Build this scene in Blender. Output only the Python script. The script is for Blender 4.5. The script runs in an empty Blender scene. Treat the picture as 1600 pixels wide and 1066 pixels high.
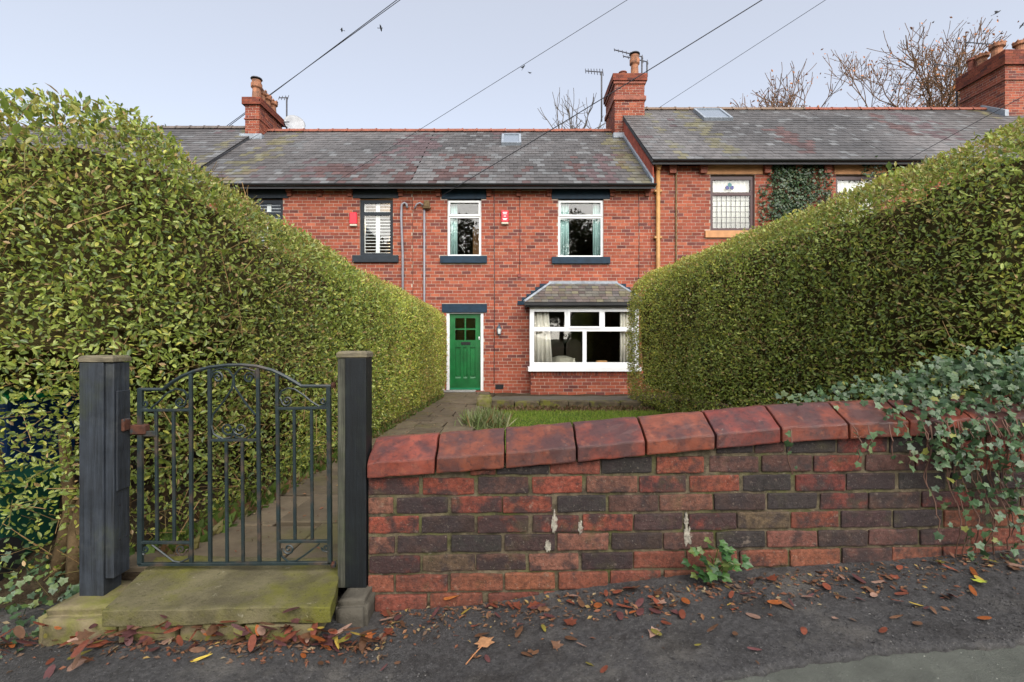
import bpy, bmesh, math, random
import numpy as np
from mathutils import Vector, Matrix

rng = np.random.default_rng(7)
random.seed(7)
sc = bpy.context.scene
COL = sc.collection
R = math.radians

# ------------------------------------------------------------------ camera, sky, sun, exposure
F = 755.6            # focal length in photo pixels (17 mm on 36 mm, 1600 px wide)
CZ = 1.25            # camera height
cam_d = bpy.data.cameras.new('camera')
cam_d.lens = 17.0; cam_d.sensor_width = 36.0
cam_d.clip_start = 0.05; cam_d.clip_end = 2000
cam = bpy.data.objects.new('camera', cam_d); COL.objects.link(cam)
cam.location = (0, 0, CZ); cam.rotation_euler = (R(90), 0, 0)
sc.camera = cam

SUN_EL, SUN_AZ = 36.0, 164.0      # degrees; azimuth measured to the right of the view direction
world = bpy.data.worlds.new('World'); sc.world = world; world.use_nodes = True
wn = world.node_tree; wn.nodes.clear()
sky = wn.nodes.new('ShaderNodeTexSky'); sky.sky_type = 'NISHITA'; sky.sun_disc = False
sky.sun_elevation = R(SUN_EL); sky.sun_rotation = R(SUN_AZ)
sky.air_density = 1.0; sky.dust_density = 1.0; sky.ozone_density = 1.5; sky.altitude = 100
hsv = wn.nodes.new('ShaderNodeHueSaturation'); hsv.inputs['Saturation'].default_value = 0.7
veil = wn.nodes.new('ShaderNodeMix'); veil.data_type = 'RGBA'
veil.inputs[0].default_value = 0.3; veil.inputs[7].default_value = (7.4, 7.4, 7.8, 1)   # thin even high cloud over the clear sky
bg = wn.nodes.new('ShaderNodeBackground'); bg.inputs['Strength'].default_value = 0.081
wo = wn.nodes.new('ShaderNodeOutputWorld')
wn.links.new(sky.outputs[0], hsv.inputs['Color']); wn.links.new(hsv.outputs[0], veil.inputs[6])
wn.links.new(veil.outputs[2], bg.inputs[0]); wn.links.new(bg.outputs[0], wo.inputs[0])

sun_d = bpy.data.lights.new('sun', 'SUN'); sun_d.energy = 3.0; sun_d.angle = R(75); sun_d.color = (1.0, 0.94, 0.85)
sun = bpy.data.objects.new('sun', sun_d); COL.objects.link(sun)
d = Vector((math.sin(R(SUN_AZ)) * math.cos(R(SUN_EL)), math.cos(R(SUN_AZ)) * math.cos(R(SUN_EL)), math.sin(R(SUN_EL))))
sun.rotation_euler = d.to_track_quat('Z', 'Y').to_euler()
sun.location = d * 60

vs = sc.view_settings
vs.view_transform = 'Standard'; vs.look = 'None'; vs.exposure = 1.22; vs.gamma = 1.0
sc.cycles.max_bounces = 8; sc.cycles.transparent_max_bounces = 12
sc.cycles.use_denoising = True

# ------------------------------------------------------------------ helpers
def P(x, y, D):                       # photo pixel at distance D -> place in the world
    return Vector(((x - 800) / F * D, D, CZ + (533 - y) / F * D))

def tag(o, label=None, cat=None, group=None, kind=None):
    if label: o['label'] = label
    if cat: o['category'] = cat
    if group: o['group'] = group
    if kind: o['kind'] = kind
    return o

def thing(name, label, cat, loc=(0, 0, 0), group=None):
    o = bpy.data.objects.new(name, None); COL.objects.link(o)
    o.location = loc; o.empty_display_size = 0.1
    return tag(o, label, cat, group)

def wloc(o):
    v = Vector((0, 0, 0))
    while o is not None:
        v += Vector(o.location); o = o.parent
    return v

def link(name, me, parent=None, loc=None):
    o = bpy.data.objects.new(name, me); COL.objects.link(o)
    l = Vector(loc) if loc is not None else Vector((0, 0, 0))
    if parent is not None:
        o.parent = parent; l = l - wloc(parent)
    o.location = l
    return o

class MB:
    """collects pieces, builds ONE mesh object in world coordinates"""
    def __init__(s): s.v = []; s.f = []; s.c = []
    def add(s, vs_, fs, col=(1, 1, 1)):
        b = len(s.v); s.v += [tuple(p) for p in vs_]
        s.f += [tuple(i + b for i in f) for f in fs]
        s.c += [col] * len(vs_)
        return s
    def box(s, x0, x1, y0, y1, z0, z1, col=(1, 1, 1)):
        return s.hexa([(x0,y0,z0),(x1,y0,z0),(x1,y1,z0),(x0,y1,z0),(x0,y0,z1),(x1,y0,z1),(x1,y1,z1),(x0,y1,z1)], col)
    def hexa(s, p, col=(1, 1, 1)):
        return s.add(p, [(0,3,2,1),(4,5,6,7),(0,1,5,4),(1,2,6,5),(2,3,7,6),(3,0,4,7)], col)
    def tube(s, pts, r, n=6, col=(1, 1, 1), caps=True):
        pts = [Vector(p) for p in pts]; k = len(pts)
        rr = r if isinstance(r, (list, tuple)) else [r] * k
        vs_ = []; up = None
        for i, p in enumerate(pts):
            t = (pts[min(i + 1, k - 1)] - pts[max(i - 1, 0)]).normalized()
            if up is None:
                up = Vector((0, 0, 1)) if abs(t.z) < 0.9 else Vector((0, 1, 0))
            a = t.cross(up)
            if a.length < 1e-4: a = t.cross(Vector((1, 0, 0)))
            a.normalize(); b = a.cross(t).normalized(); up = b
            for j in range(n):
                th = 2 * math.pi * j / n
                vs_.append(p + (a * math.cos(th) + b * math.sin(th)) * rr[i])
        fs = []
        for i in range(k - 1):
            for j in range(n):
                fs.append((i*n+j, i*n+(j+1) % n, (i+1)*n+(j+1) % n, (i+1)*n+j))
        if caps:
            fs.append(tuple(range(n))[::-1]); fs.append(tuple((k-1)*n + j for j in range(n)))
        return s.add(vs_, fs, col)
    def lathe(s, cx, cy, prof, n=14, col=(1, 1, 1)):       # prof: (r, z)
        vs_ = []; fs = []; k = len(prof)
        for r, z in prof:
            for j in range(n):
                th = 2 * math.pi * j / n
                vs_.append((cx + r * math.cos(th), cy + r * math.sin(th), z))
        for i in range(k - 1):
            for j in range(n):
                fs.append((i*n+j, i*n+(j+1) % n, (i+1)*n+(j+1) % n, (i+1)*n+j))
        fs.append(tuple(range(n))[::-1]); fs.append(tuple((k-1)*n + j for j in range(n)))
        return s.add(vs_, fs, col)
    def prism(s, poly, axis, a0, a1, col=(1, 1, 1)):       # poly in the two other axes, extruded along axis
        n = len(poly)
        def put(p, a):
            return {'x': (a, p[0], p[1]), 'y': (p[0], a, p[1]), 'z': (p[0], p[1], a)}[axis]
        vs_ = [put(p, a0) for p in poly] + [put(p, a1) for p in poly]
        fs = [tuple(range(n))[::-1], tuple(range(n, 2 * n))] + [(i, (i+1) % n, n + (i+1) % n, n + i) for i in range(n)]
        return s.add(vs_, fs, col)
    def mesh(s, name, bevel=0, seg=1, jitter=0, fix=True, wobble=0):
        me = bpy.data.meshes.new(name)
        me.from_pydata(s.v, [], s.f)
        if s.c and any(c != (1, 1, 1) for c in s.c):
            a = me.attributes.new('Col', 'FLOAT_COLOR', 'POINT')
            arr = np.ones((len(s.v), 4), dtype=np.float32); arr[:, :3] = np.array(s.c)
            a.data.foreach_set('color', arr.ravel())
        if bevel or fix:
            bm = bmesh.new(); bm.from_mesh(me)
            if fix: bmesh.ops.recalc_face_normals(bm, faces=bm.faces)
            if bevel:
                bmesh.ops.bevel(bm, geom=list(bm.edges), offset=bevel, segments=seg, affect='EDGES', clamp_overlap=True, profile=0.6)
            if wobble:
                es = [e for e in bm.edges if e.calc_length() > 0.05]
                bmesh.ops.subdivide_edges(bm, edges=es, cuts=5, use_grid_fill=True)
                q = np.array([v.co[:] for v in bm.verts]); n1, n2, n3 = noise3(q, 38), noise3(q + 7, 55), noise3(q + 13, 70)
                for v, a_, b_, c_ in zip(bm.verts, n1, n2, n3): v.co += Vector((a_, b_ * .8, c_)) * wobble * .6
            if jitter:
                for v in bm.verts:
                    v.co += Vector((random.uniform(-1, 1), random.uniform(-1, 1), random.uniform(-1, 1))) * jitter
            bm.to_mesh(me); bm.free()
        return me
    def build(s, name, mat, parent=None, smooth=False, **k):
        me = s.mesh(name, **k)
        me.materials.append(mat)
        if smooth: me.polygons.foreach_set('use_smooth', [True] * len(me.polygons))
        return link(name, me, parent)

def fast_mesh(name, V, polys_sizes, loops, cols=None, smooth=False):
    me = bpy.data.meshes.new(name)
    V = np.asarray(V, dtype=np.float32).reshape(-1, 3)
    loops = np.asarray(loops, dtype=np.int32); ps = np.asarray(polys_sizes, dtype=np.int32)
    me.vertices.add(len(V)); me.vertices.foreach_set('co', V.ravel())
    me.loops.add(len(loops)); me.loops.foreach_set('vertex_index', loops)
    me.polygons.add(len(ps))
    st = np.concatenate([[0], np.cumsum(ps)[:-1]]).astype(np.int32)
    me.polygons.foreach_set('loop_start', st); me.polygons.foreach_set('loop_total', ps)
    me.polygons.foreach_set('use_smooth', np.full(len(ps), bool(smooth)))
    if cols is not None:
        a = me.attributes.new('Col', 'FLOAT_COLOR', 'POINT')
        c = np.ones((len(V), 4), dtype=np.float32); c[:, :3] = cols
        a.data.foreach_set('color', c.ravel())
    me.update(calc_edges=True); me.validate()
    return me

def scatter(name, tv, tf, pos, A, S, N, size, cols, smooth=False):
    """copies of a small template joined into one mesh; size (n,) or (n,3)"""
    tv = np.asarray(tv, float); n = len(pos); k = len(tv)
    size = np.asarray(size, float)
    if size.ndim == 1: size = np.stack([size] * 3, 1)
    V = pos[:, None, :] + tv[None, :, 0:1] * (A * size[:, 0:1])[:, None, :] \
        + tv[None, :, 1:2] * (S * size[:, 1:2])[:, None, :] + tv[None, :, 2:3] * (N * size[:, 2:3])[:, None, :]
    fl = np.concatenate([np.array(f) for f in tf]); sz = np.array([len(f) for f in tf])
    loops = (fl[None, :] + (np.arange(n) * k)[:, None]).ravel()
    return fast_mesh(name, V.reshape(-1, 3), np.tile(sz, n), loops, np.repeat(cols, k, axis=0), smooth)

def unit(a): return a / np.maximum(np.linalg.norm(a, axis=1, keepdims=True), 1e-9)
def frames(axis, nrm):
    A = unit(axis); S = unit(np.cross(nrm, A)); N = np.cross(A, S)
    return A, S, N
_ph = rng.uniform(0, 6.28, (24, 1)); _dr = unit(rng.normal(size=(24, 3)))
def noise3(p, freq):                 # smooth pseudo noise, about -1..1
    p = np.asarray(p, float)
    out = np.zeros(len(p))
    for i in range(12):
        out += np.sin((p @ _dr[i]) * freq * (0.6 + 0.13 * i) + _ph[i])
    return out / 3.6
def pick(pal, wts, n):
    pal = np.array(pal); w = np.array(wts, float); w /= w.sum()
    c = pal[rng.choice(len(pal), n, p=w)]
    return c * rng.uniform(0.8, 1.2, (n, 1))
def smooth01(x, a, b):
    t = np.clip((x - a) / (b - a), 0, 1); return t * t * (3 - 2 * t)

# ------------------------------------------------------------------ materials
MATS = {}
def M(name, color=(0.5, 0.5, 0.5), src='const', rough=0.7, spec=0.4, var=(6, 0.15), dirt=(), bump=(), metal=0.0, transl=0.0, coat=0.0,
      rough_var=0.0, sheen=0.0, grain=None):
    if name in MATS: return MATS[name]
    m = bpy.data.materials.new(name); MATS[name] = m; m.use_nodes = True
    nt = m.node_tree; nd = nt.nodes; L = nt.links
    b = nd['Principled BSDF']; out = nd['Material Output']
    geo = nd.new('ShaderNodeNewGeometry'); pos = geo.outputs['Position']
    def noise(scale, detail=4, rgh=0.6, off=0.0):
        n = nd.new('ShaderNodeTexNoise'); n.inputs['Scale'].default_value = scale; n.inputs['Detail'].default_value = detail
        n.inputs['Roughness'].default_value = rgh
        if off:
            a = nd.new('ShaderNodeVectorMath'); a.operation = 'ADD'; a.inputs[1].default_value = (off, off * 0.7, off * 1.3)
            L.new(pos, a.inputs[0]); L.new(a.outputs[0], n.inputs['Vector'])
        else: L.new(pos, n.inputs['Vector'])
        return n.outputs['Fac']
    alpha = None
    if src == 'attr':
        a = nd.new('ShaderNodeAttribute'); a.attribute_name = 'Col'; cur = a.outputs['Color']
    elif src == 'obj':
        a = nd.new('ShaderNodeObjectInfo'); cur = a.outputs['Color']; alpha = a.outputs['Alpha']
    else:
        a = nd.new('ShaderNodeRGB'); a.outputs[0].default_value = (*color, 1); cur = a.outputs[0]
    if var:
        mr = nd.new('ShaderNodeMapRange'); mr.inputs['From Min'].default_value = 0.3; mr.inputs['From Max'].default_value = 0.7
        mr.inputs['To Min'].default_value = 1 - var[1]; mr.inputs['To Max'].default_value = 1 + var[1]
        L.new(noise(var[0]), mr.inputs['Value'])
        mx = nd.new('ShaderNodeMix'); mx.data_type = 'RGBA'; mx.blend_type = 'MULTIPLY'; mx.inputs[0].default_value = 1
        L.new(cur, mx.inputs[6]); L.new(mr.outputs[0], mx.inputs[7]); cur = mx.outputs[2]
    ghm = None
    if grain:                                 # (stretch vector, amount): streaks along the long axis
        vm = nd.new('ShaderNodeVectorMath'); vm.operation = 'MULTIPLY'; vm.inputs[1].default_value = grain[0]; L.new(pos, vm.inputs[0])
        gn = nd.new('ShaderNodeTexNoise'); gn.inputs['Scale'].default_value = 1; gn.inputs['Detail'].default_value = 6; gn.inputs['Roughness'].default_value = 0.7; L.new(vm.outputs[0], gn.inputs['Vector'])
        mr = nd.new('ShaderNodeMapRange'); mr.inputs['From Min'].default_value = 0.35; mr.inputs['From Max'].default_value = 0.65; mr.inputs['To Min'].default_value = 1 - grain[1]; mr.inputs['To Max'].default_value = 1 + grain[1]
        L.new(gn.outputs['Fac'], mr.inputs['Value']); ghm = gn.outputs['Fac']
        mx = nd.new('ShaderNodeMix'); mx.data_type = 'RGBA'; mx.blend_type = 'MULTIPLY'; mx.inputs[0].default_value = 1
        L.new(cur, mx.inputs[6]); L.new(mr.outputs[0], mx.inputs[7]); cur = mx.outputs[2]
    for i, dd in enumerate(dirt):             # (colour, noise scale, from, to, amount, 'alpha'?)
        rp = nd.new('ShaderNodeMapRange'); rp.interpolation_type = 'SMOOTHSTEP'
        rp.inputs['From Min'].default_value = dd[2]; rp.inputs['From Max'].default_value = dd[3]
        rp.inputs['To Max'].default_value = dd[4]
        L.new(noise(dd[1], 6, 0.65, 3.1 * (i + 1)), rp.inputs['Value'])
        f = rp.outputs[0]
        if len(dd) > 5 and alpha is not None:  # amount rides on the object's alpha
            ad = nd.new('ShaderNodeMath'); ad.operation = 'ADD'; L.new(alpha, ad.inputs[1])
            nz = noise(dd[1], 5, 0.6, 7.7 * (i + 1)); L.new(nz, ad.inputs[0])
            r2 = nd.new('ShaderNodeMapRange'); r2.interpolation_type = 'SMOOTHSTEP'
            r2.inputs['From Min'].default_value = 0.92; r2.inputs['From Max'].default_value = 1.12; r2.inputs['To Max'].default_value = dd[4]
            L.new(ad.outputs[0], r2.inputs['Value']); f = r2.outputs[0]
        mx = nd.new('ShaderNodeMix'); mx.data_type = 'RGBA'
        L.new(f, mx.inputs[0]); L.new(cur, mx.inputs[6]); mx.inputs[7].default_value = (*dd[0], 1); cur = mx.outputs[2]
    L.new(cur, b.inputs['Base Color'])
    b.inputs['Roughness'].default_value = rough; b.inputs['Specular IOR Level'].default_value = spec
    b.inputs['Metallic'].default_value = metal
    if coat: b.inputs['Coat Weight'].default_value = coat; b.inputs['Coat Roughness'].default_value = 0.15
    if sheen: b.inputs['Sheen Weight'].default_value = sheen
    if rough_var:
        mr = nd.new('ShaderNodeMapRange'); mr.inputs['From Min'].default_value = 0.35; mr.inputs['From Max'].default_value = 0.65
        mr.inputs['To Min'].default_value = rough - rough_var; mr.inputs['To Max'].default_value = min(1, rough + rough_var)
        L.new(noise(9, 4, 0.6, 12.3), mr.inputs['Value']); L.new(mr.outputs[0], b.inputs['Roughness'])
    last = None
    if ghm is not None:
        bp = nd.new('ShaderNodeBump'); bp.inputs['Strength'].default_value = 0.6; bp.inputs['Distance'].default_value = 0.003; L.new(ghm, bp.inputs['Height']); last = bp.outputs[0]
    for (scale, strength, dist) in bump:
        bp = nd.new('ShaderNodeBump'); bp.inputs['Strength'].default_value = strength; bp.inputs['Distance'].default_value = dist
        L.new(noise(scale, 6, 0.7, 5.0), bp.inputs['Height'])
        if last is not None: L.new(last, bp.inputs['Normal'])
        last = bp.outputs[0]
    if last is not None: L.new(last, b.inputs['Normal'])
    if transl:
        t = nd.new('ShaderNodeBsdfTranslucent'); L.new(cur, t.inputs['Color'])
        ms = nd.new('ShaderNodeMixShader'); ms.inputs[0].default_value = transl
        L.new(b.outputs[0], ms.inputs[1]); L.new(t.outputs[0], ms.inputs[2]); L.new(ms.outputs[0], out.inputs['Surface'])
    return m

def glass_mat(name, tint=(0.95, 0.965, 0.96), ior=1.5, rough=0.01):
    if name in MATS: return MATS[name]
    m = bpy.data.materials.new(name); MATS[name] = m; m.use_nodes = True
    nt = m.node_tree; nd = nt.nodes; L = nt.links; nd.remove(nd['Principled BSDF'])
    tr = nd.new('ShaderNodeBsdfTransparent'); tr.inputs[0].default_value = (*tint, 1)
    gl = nd.new('ShaderNodeBsdfGlossy'); gl.inputs['Roughness'].default_value = rough
    lw = nd.new('ShaderNodeLayerWeight'); lw.inputs['Blend'].default_value = 0.5
    pw = nd.new('ShaderNodeMath'); pw.operation = 'POWER'; pw.inputs[1].default_value = 4.0; L.new(lw.outputs['Facing'], pw.inputs[0])
    fr = nd.new('ShaderNodeMath'); fr.operation = 'MULTIPLY_ADD'; fr.inputs[1].default_value = 0.9; fr.inputs[2].default_value = 0.045; L.new(pw.outputs[0], fr.inputs[0])
    ms = nd.new('ShaderNodeMixShader')
    L.new(fr.outputs[0], ms.inputs[0]); L.new(tr.outputs[0], ms.inputs[1]); L.new(gl.outputs[0], ms.inputs[2])
    L.new(ms.outputs[0], nd['Material Output'].inputs['Surface'])
    return m

m_hbrick = M('house_brick', src='attr', rough=0.85, spec=0.25, var=(7, 0.18), dirt=[((0.08, 0.035, 0.03), 1.3, 0.55, 0.85, 0.45)], bump=[(90, 0.3, 0.004)])
m_hbrick_o = M('house_brick_single', src='obj', rough=0.85, spec=0.25, var=(7, 0.18), dirt=[((0.08, 0.035, 0.03), 1.3, 0.55, 0.85, 0.45)], bump=[(90, 0.3, 0.004)])
m_hmortar = M('house_mortar', (0.38, 0.29, 0.235), rough=0.95, spec=0.1, var=(9, 0.25), bump=[(120, 0.4, 0.004)])
m_slate = M('slate', src='attr', rough=0.55, spec=0.45, var=(5, 0.22), dirt=[((0.17, 0.17, 0.15), 9, 0.62, 0.75, 0.35), ((0.045, 0.045, 0.03), 4, 0.6, 0.8, 0.5)], bump=[(40, 0.25, 0.01)])
m_slate_o = M('slate_single', src='obj', rough=0.55, spec=0.45, var=(5, 0.22), dirt=[((0.17, 0.17, 0.15), 9, 0.62, 0.75, 0.35), ((0.045, 0.045, 0.03), 4, 0.6, 0.8, 0.5)], bump=[(40, 0.25, 0.01)])
m_deck = M('roof_deck', (0.05, 0.05, 0.055), rough=0.8)
m_fbrick = M('wall_brick', src='obj', rough=0.74, spec=0.35, var=(48, 0.45),
             dirt=[((0.026, 0.018, 0.019), 13, 0.0, 0.0, 0.88, 'a'), ((0.23, 0.18, 0.14), 24, 0.60, 0.74, 0.5), ((0.035, 0.022, 0.018), 75, 0.54, 0.68, 0.6), ((0.09, 0.085, 0.03), 6, 0.55, 0.75, 0.4), ((0.30, 0.26, 0.21), 120, 0.60, 0.70, 0.45), ((0.015, 0.011, 0.01), 190, 0.56, 0.66, 0.6), ((0.03, 0.022, 0.02), 3.2, 0.46, 0.68, 0.5)],
             bump=[(42, 0.8, 0.008), (210, 0.7, 0.003)], rough_var=0.12)
m_fmortar = M('wall_mortar', (0.115, 0.093, 0.063), rough=0.95, spec=0.1, var=(25, 0.45), dirt=[((0.075, 0.085, 0.025), 5, 0.45, 0.7, 0.8), ((0.035, 0.030, 0.024), 16, 0.48, 0.66, 0.75), ((0.30, 0.27, 0.21), 22, 0.62, 0.74, 0.6)], bump=[(70, 0.8, 0.01), (300, 0.5, 0.003)])
m_coping = M('coping_clay', src='obj', rough=0.42, spec=0.5, var=(16, 0.28), dirt=[((0.048, 0.024, 0.025), 6.5, 0.40, 0.60, 0.82), ((0.03, 0.014, 0.014), 48, 0.52, 0.66, 0.55), ((0.26, 0.09, 0.05), 21, 0.58, 0.7, 0.45), ((0.42, 0.42, 0.37), 24, 0.68, 0.72, 0.65)], bump=[(30, 0.2, 0.008), (150, 0.35, 0.003)], rough_var=0.14)
m_lime = M('lime', (0.27, 0.25, 0.205), rough=0.95, var=(60, 0.5), dirt=[((0.12, 0.06, 0.05), 45, 0.5, 0.6, 0.8)], bump=[(90, 0.8, 0.006)])
m_white = M('white_paint', (0.78, 0.79, 0.80), rough=0.35, spec=0.5, var=(3, 0.04))
m_navy = M('navy_paint', (0.007, 0.024, 0.045), rough=0.55, spec=0.25, var=(8, 0.3), bump=[(60, 0.15, 0.004)])
m_charcoal = M('charcoal_paint', (0.017, 0.023, 0.031), rough=0.55, spec=0.25, var=(8, 0.25))
m_green = M('green_paint', (0.003, 0.105, 0.024), rough=0.38, spec=0.5, var=(5, 0.25), dirt=[((0.03, 0.07, 0.03), 3, .55, .8, .4)], bump=[(50, .08, .004)], coat=0.1)
m_black = M('black_gutter', (0.012, 0.013, 0.015), rough=0.35, spec=0.5, var=(5, 0.3))
m_lead = M('lead', (0.22, 0.25, 0.29), rough=0.5, spec=0.5, var=(10, 0.3), bump=[(30, 0.2, 0.01)])
m_terra = M('terracotta', (0.22, 0.068, 0.042), rough=0.75, var=(9, 0.3), dirt=[((0.06, 0.045, 0.035), 6, 0.5, 0.75, 0.6)], bump=[(60, 0.3, 0.006)])
m_pot = M('clay_pot', (0.30, 0.13, 0.07), rough=0.85, var=(10, 0.4), dirt=[((0.05, 0.04, 0.035), 5, 0.45, 0.7, 0.7)], bump=[(50, 0.3, 0.006)])
m_sandst = M('sandstone', (0.45, 0.23, 0.11), rough=0.9, var=(6, 0.18), dirt=[((0.2, 0.12, 0.08), 3, 0.55, 0.8, 0.4)], bump=[(80, 0.4, 0.004)])
m_ochre = M('ochre_pipe', (0.38, 0.20, 0.07), rough=0.5, var=(9, 0.2))
m_greypipe = M('grey_pipe', (0.22, 0.22, 0.25), rough=0.4, var=(9, 0.15))
m_maroon = M('maroon_frame', (0.045, 0.014, 0.016), rough=0.4, var=(9, 0.15))
m_red = M('red_plastic', (0.62, 0.02, 0.04), rough=0.35, var=(6, 0.05))
m_post = M('painted_post', (0.022, 0.027, 0.035), rough=0.55, spec=0.45, var=(14, 0.3), dirt=[((0.07, 0.075, 0.07), 9, 0.55, 0.75, 0.5), ((0.05, 0.06, 0.025), 3, 0.58, 0.8, 0.6)], bump=[(30, 0.15, 0.006), (180, 0.25, 0.002)], rough_var=0.12, grain=((110, 110, 4), .45))
m_postb = M('dark_green_post', (0.004, 0.006, 0.008), rough=0.55, spec=0.4, var=(14, 0.3), dirt=[((0.02, 0.03, 0.02), 6, 0.5, 0.8, 0.6)], bump=[(140, 0.25, 0.003)], grain=((110, 110, 4), .5))
m_batten = M('weathered_batten', (0.055, 0.056, 0.042), rough=0.85, var=(12, 0.3), dirt=[((0.05, 0.07, 0.02), 5, 0.5, 0.75, 0.7)], bump=[(120, 0.4, 0.003)], grain=((120, 120, 4), .5))
m_capw = M('weathered_cap', (0.14, 0.12, 0.08), rough=0.85, var=(20, 0.35), dirt=[((0.12, 0.11, 0.03), 12, 0.5, 0.7, 0.7)], bump=[(90, 0.5, 0.004)], grain=((8, 130, 130), .5))
m_iron = M('gate_iron', (0.011, 0.021, 0.023), rough=0.45, spec=0.5, var=(20, 0.3), dirt=[((0.10, 0.06, 0.04), 9, 0.5, 0.72, 0.65), ((0.08, 0.09, 0.07), 5, 0.6, 0.8, 0.5)], bump=[(200, 0.4, 0.002)])
m_rust = M('rusty_iron', (0.07, 0.025, 0.014), rough=0.85, var=(40, 0.4), dirt=[((0.01, 0.04, 0.05), 20, 0.5, 0.65, 0.8)], bump=[(150, 0.5, 0.003)])
m_step = M('mossy_sandstone', (0.125, 0.11, 0.062), rough=0.9, spec=0.2, var=(9, 0.3), dirt=[((0.125, 0.125, 0.016), 2.4, 0.40, 0.60, 0.85), ((0.075, 0.065, 0.04), 6, 0.45, 0.7, 0.7), ((0.33, 0.31, 0.22), 22, 0.64, 0.72, 0.6), ((0.04, 0.04, 0.015), 70, 0.55, 0.68, 0.6), ((0.19, 0.17, 0.11), 150, 0.58, 0.68, 0.5)], bump=[(18, 0.5, 0.012), (140, 0.9, 0.005)])
m_stone = M('mossy_stone', (0.17, 0.14, 0.085), rough=0.92, spec=0.2, var=(9, 0.3), dirt=[((0.13, 0.14, 0.02), 3.5, 0.4, 0.62, 0.85), ((0.07, 0.055, 0.04), 8, 0.5, 0.75, 0.6)], bump=[(14, 0.6, 0.02), (120, 0.5, 0.003)])
m_gstone = M('grey_stone', (0.075, 0.068, 0.055), rough=0.92, spec=0.2, var=(9, 0.3), dirt=[((0.07, 0.09, 0.03), 6, 0.55, 0.75, 0.6)], bump=[(14, 0.6, 0.02), (120, 0.5, 0.003)])
m_flag = M('flagstone', src='obj', rough=0.8, spec=0.3, var=(5, 0.3), dirt=[((0.10, 0.095, 0.03), 2.5, 0.5, 0.7, 0.6), ((0.06, 0.05, 0.04), 9, 0.5, 0.75, 0.5)], bump=[(9, 0.3, 0.02), (120, 0.4, 0.003)], rough_var=0.15)
m_soil = M('soil', (0.055, 0.040, 0.026), rough=0.95, spec=0.1, var=(12, 0.4), dirt=[((0.10, 0.085, 0.045), 18, 0.5, 0.7, 0.6)], bump=[(25, 0.8, 0.03), (150, 0.6, 0.006)])
m_tarmac = M('dark_tarmac', (0.058, 0.056, 0.057), rough=0.72, spec=0.45, var=(60, 0.45), dirt=[((0.15, 0.14, 0.125), 2.6, 0.50, 0.68, 0.65), ((0.020, 0.018, 0.017), 6, 0.5, 0.66, 0.6), ((0.20, 0.19, 0.175), 150, 0.58, 0.66, 0.5), ((0.012, 0.012, 0.012), 120, 0.56, 0.64, 0.6)], bump=[(70, 1.0, 0.012), (230, 1.0, 0.006)], rough_var=0.22)
m_road = M('road_asphalt', (0.115, 0.122, 0.105), rough=0.85, spec=0.3, var=(12, 0.2), dirt=[((0.06, 0.065, 0.06), 3, 0.5, 0.75, 0.5), ((0.3, 0.3, 0.27), 130, 0.64, 0.72, 0.6)], bump=[(130, 1.0, 0.008), (330, 1.0, 0.004)])
m_lawn = M('lawn_soil', (0.045, 0.075, 0.014), rough=0.95, spec=0.1, var=(8, 0.3), bump=[(60, 0.6, 0.01)])
m_grass = M('grass_blade', src='attr', rough=0.55, spec=0.3, var=(), transl=0.3)
m_leaf = M('privet_leaf', src='attr', rough=0.36, spec=0.55, var=(), transl=0.36)
m_leaf_o = M('privet_leaf_single', src='obj', rough=0.36, spec=0.55, var=(40, 0.12), transl=0.36)
m_ivy = M('ivy_leaf', src='attr', rough=0.4, spec=0.5, var=(), transl=0.15)
m_ivy_o = M('ivy_leaf_single', src='obj', rough=0.4, spec=0.5, var=(60, 0.2), transl=0.15)
m_twig = M('twig', src='attr', rough=0.8, spec=0.2, var=(), )
m_bark = M('bark', (0.14, 0.095, 0.05), rough=0.9, spec=0.15, var=(18, 0.35), dirt=[((0.07, 0.08, 0.025), 5, 0.55, 0.75, 0.5)], bump=[(40, 0.8, 0.01)])
m_core = M('hedge_interior', (0.08, 0.065, 0.03), rough=1.0, spec=0.0, var=(9, 0.5), bump=[(20, 1.0, 0.05)])
m_dead = M('dead_leaf', src='obj', rough=0.5, spec=0.4, var=(70, 0.25), dirt=[((0.05, 0.02, 0.015), 45, 0.55, 0.72, 0.5)], bump=[(160, 0.4, 0.002)], transl=0.08)
m_litter = M('leaf_scraps', src='attr', rough=0.7, spec=0.3, var=())
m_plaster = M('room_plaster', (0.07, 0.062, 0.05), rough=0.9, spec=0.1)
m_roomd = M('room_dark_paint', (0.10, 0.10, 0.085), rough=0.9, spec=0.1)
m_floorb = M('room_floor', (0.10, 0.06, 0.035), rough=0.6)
m_curt = M('teal_curtain', (0.48, 0.68, 0.66), rough=0.9, spec=0.1, var=(4, 0.12), transl=0.25)
m_curt2 = M('cream_curtain', (0.85, 0.80, 0.71), rough=0.9, spec=0.1, var=(4, 0.1), transl=0.25)
m_net = M('net_curtain', (0.80, 0.78, 0.72), rough=0.9, spec=0.1, var=(6, 0.05), transl=0.3)
m_lattice = M('lead_came', (0.05, 0.05, 0.055), rough=0.5)
m_wood = M('pale_wood', (0.45, 0.23, 0.09), rough=0.6, var=(12, 0.2))
m_dwood = M('dark_wood', (0.05, 0.035, 0.02), rough=0.5)
m_cream = M('cream_fabric', (0.5, 0.47, 0.38), rough=0.9)
m_wire = M('cable_sheath', (0.03, 0.032, 0.04), rough=0.5)
m_alu = M('antenna_metal', (0.05, 0.05, 0.06), rough=0.5)
m_dish = M('dish_grey', (0.30, 0.31, 0.33), rough=0.5)
m_bird = M('bird_plumage', (0.015, 0.015, 0.018), rough=0.6)
m_binb = M('blue_bin', (0.01, 0.05, 0.17), rough=0.45)
m_bing = M('green_bin', (0.008, 0.06, 0.04), rough=0.45)
m_binl = M('bright_green_lid', (0.01, 0.42, 0.16), rough=0.4)
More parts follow.
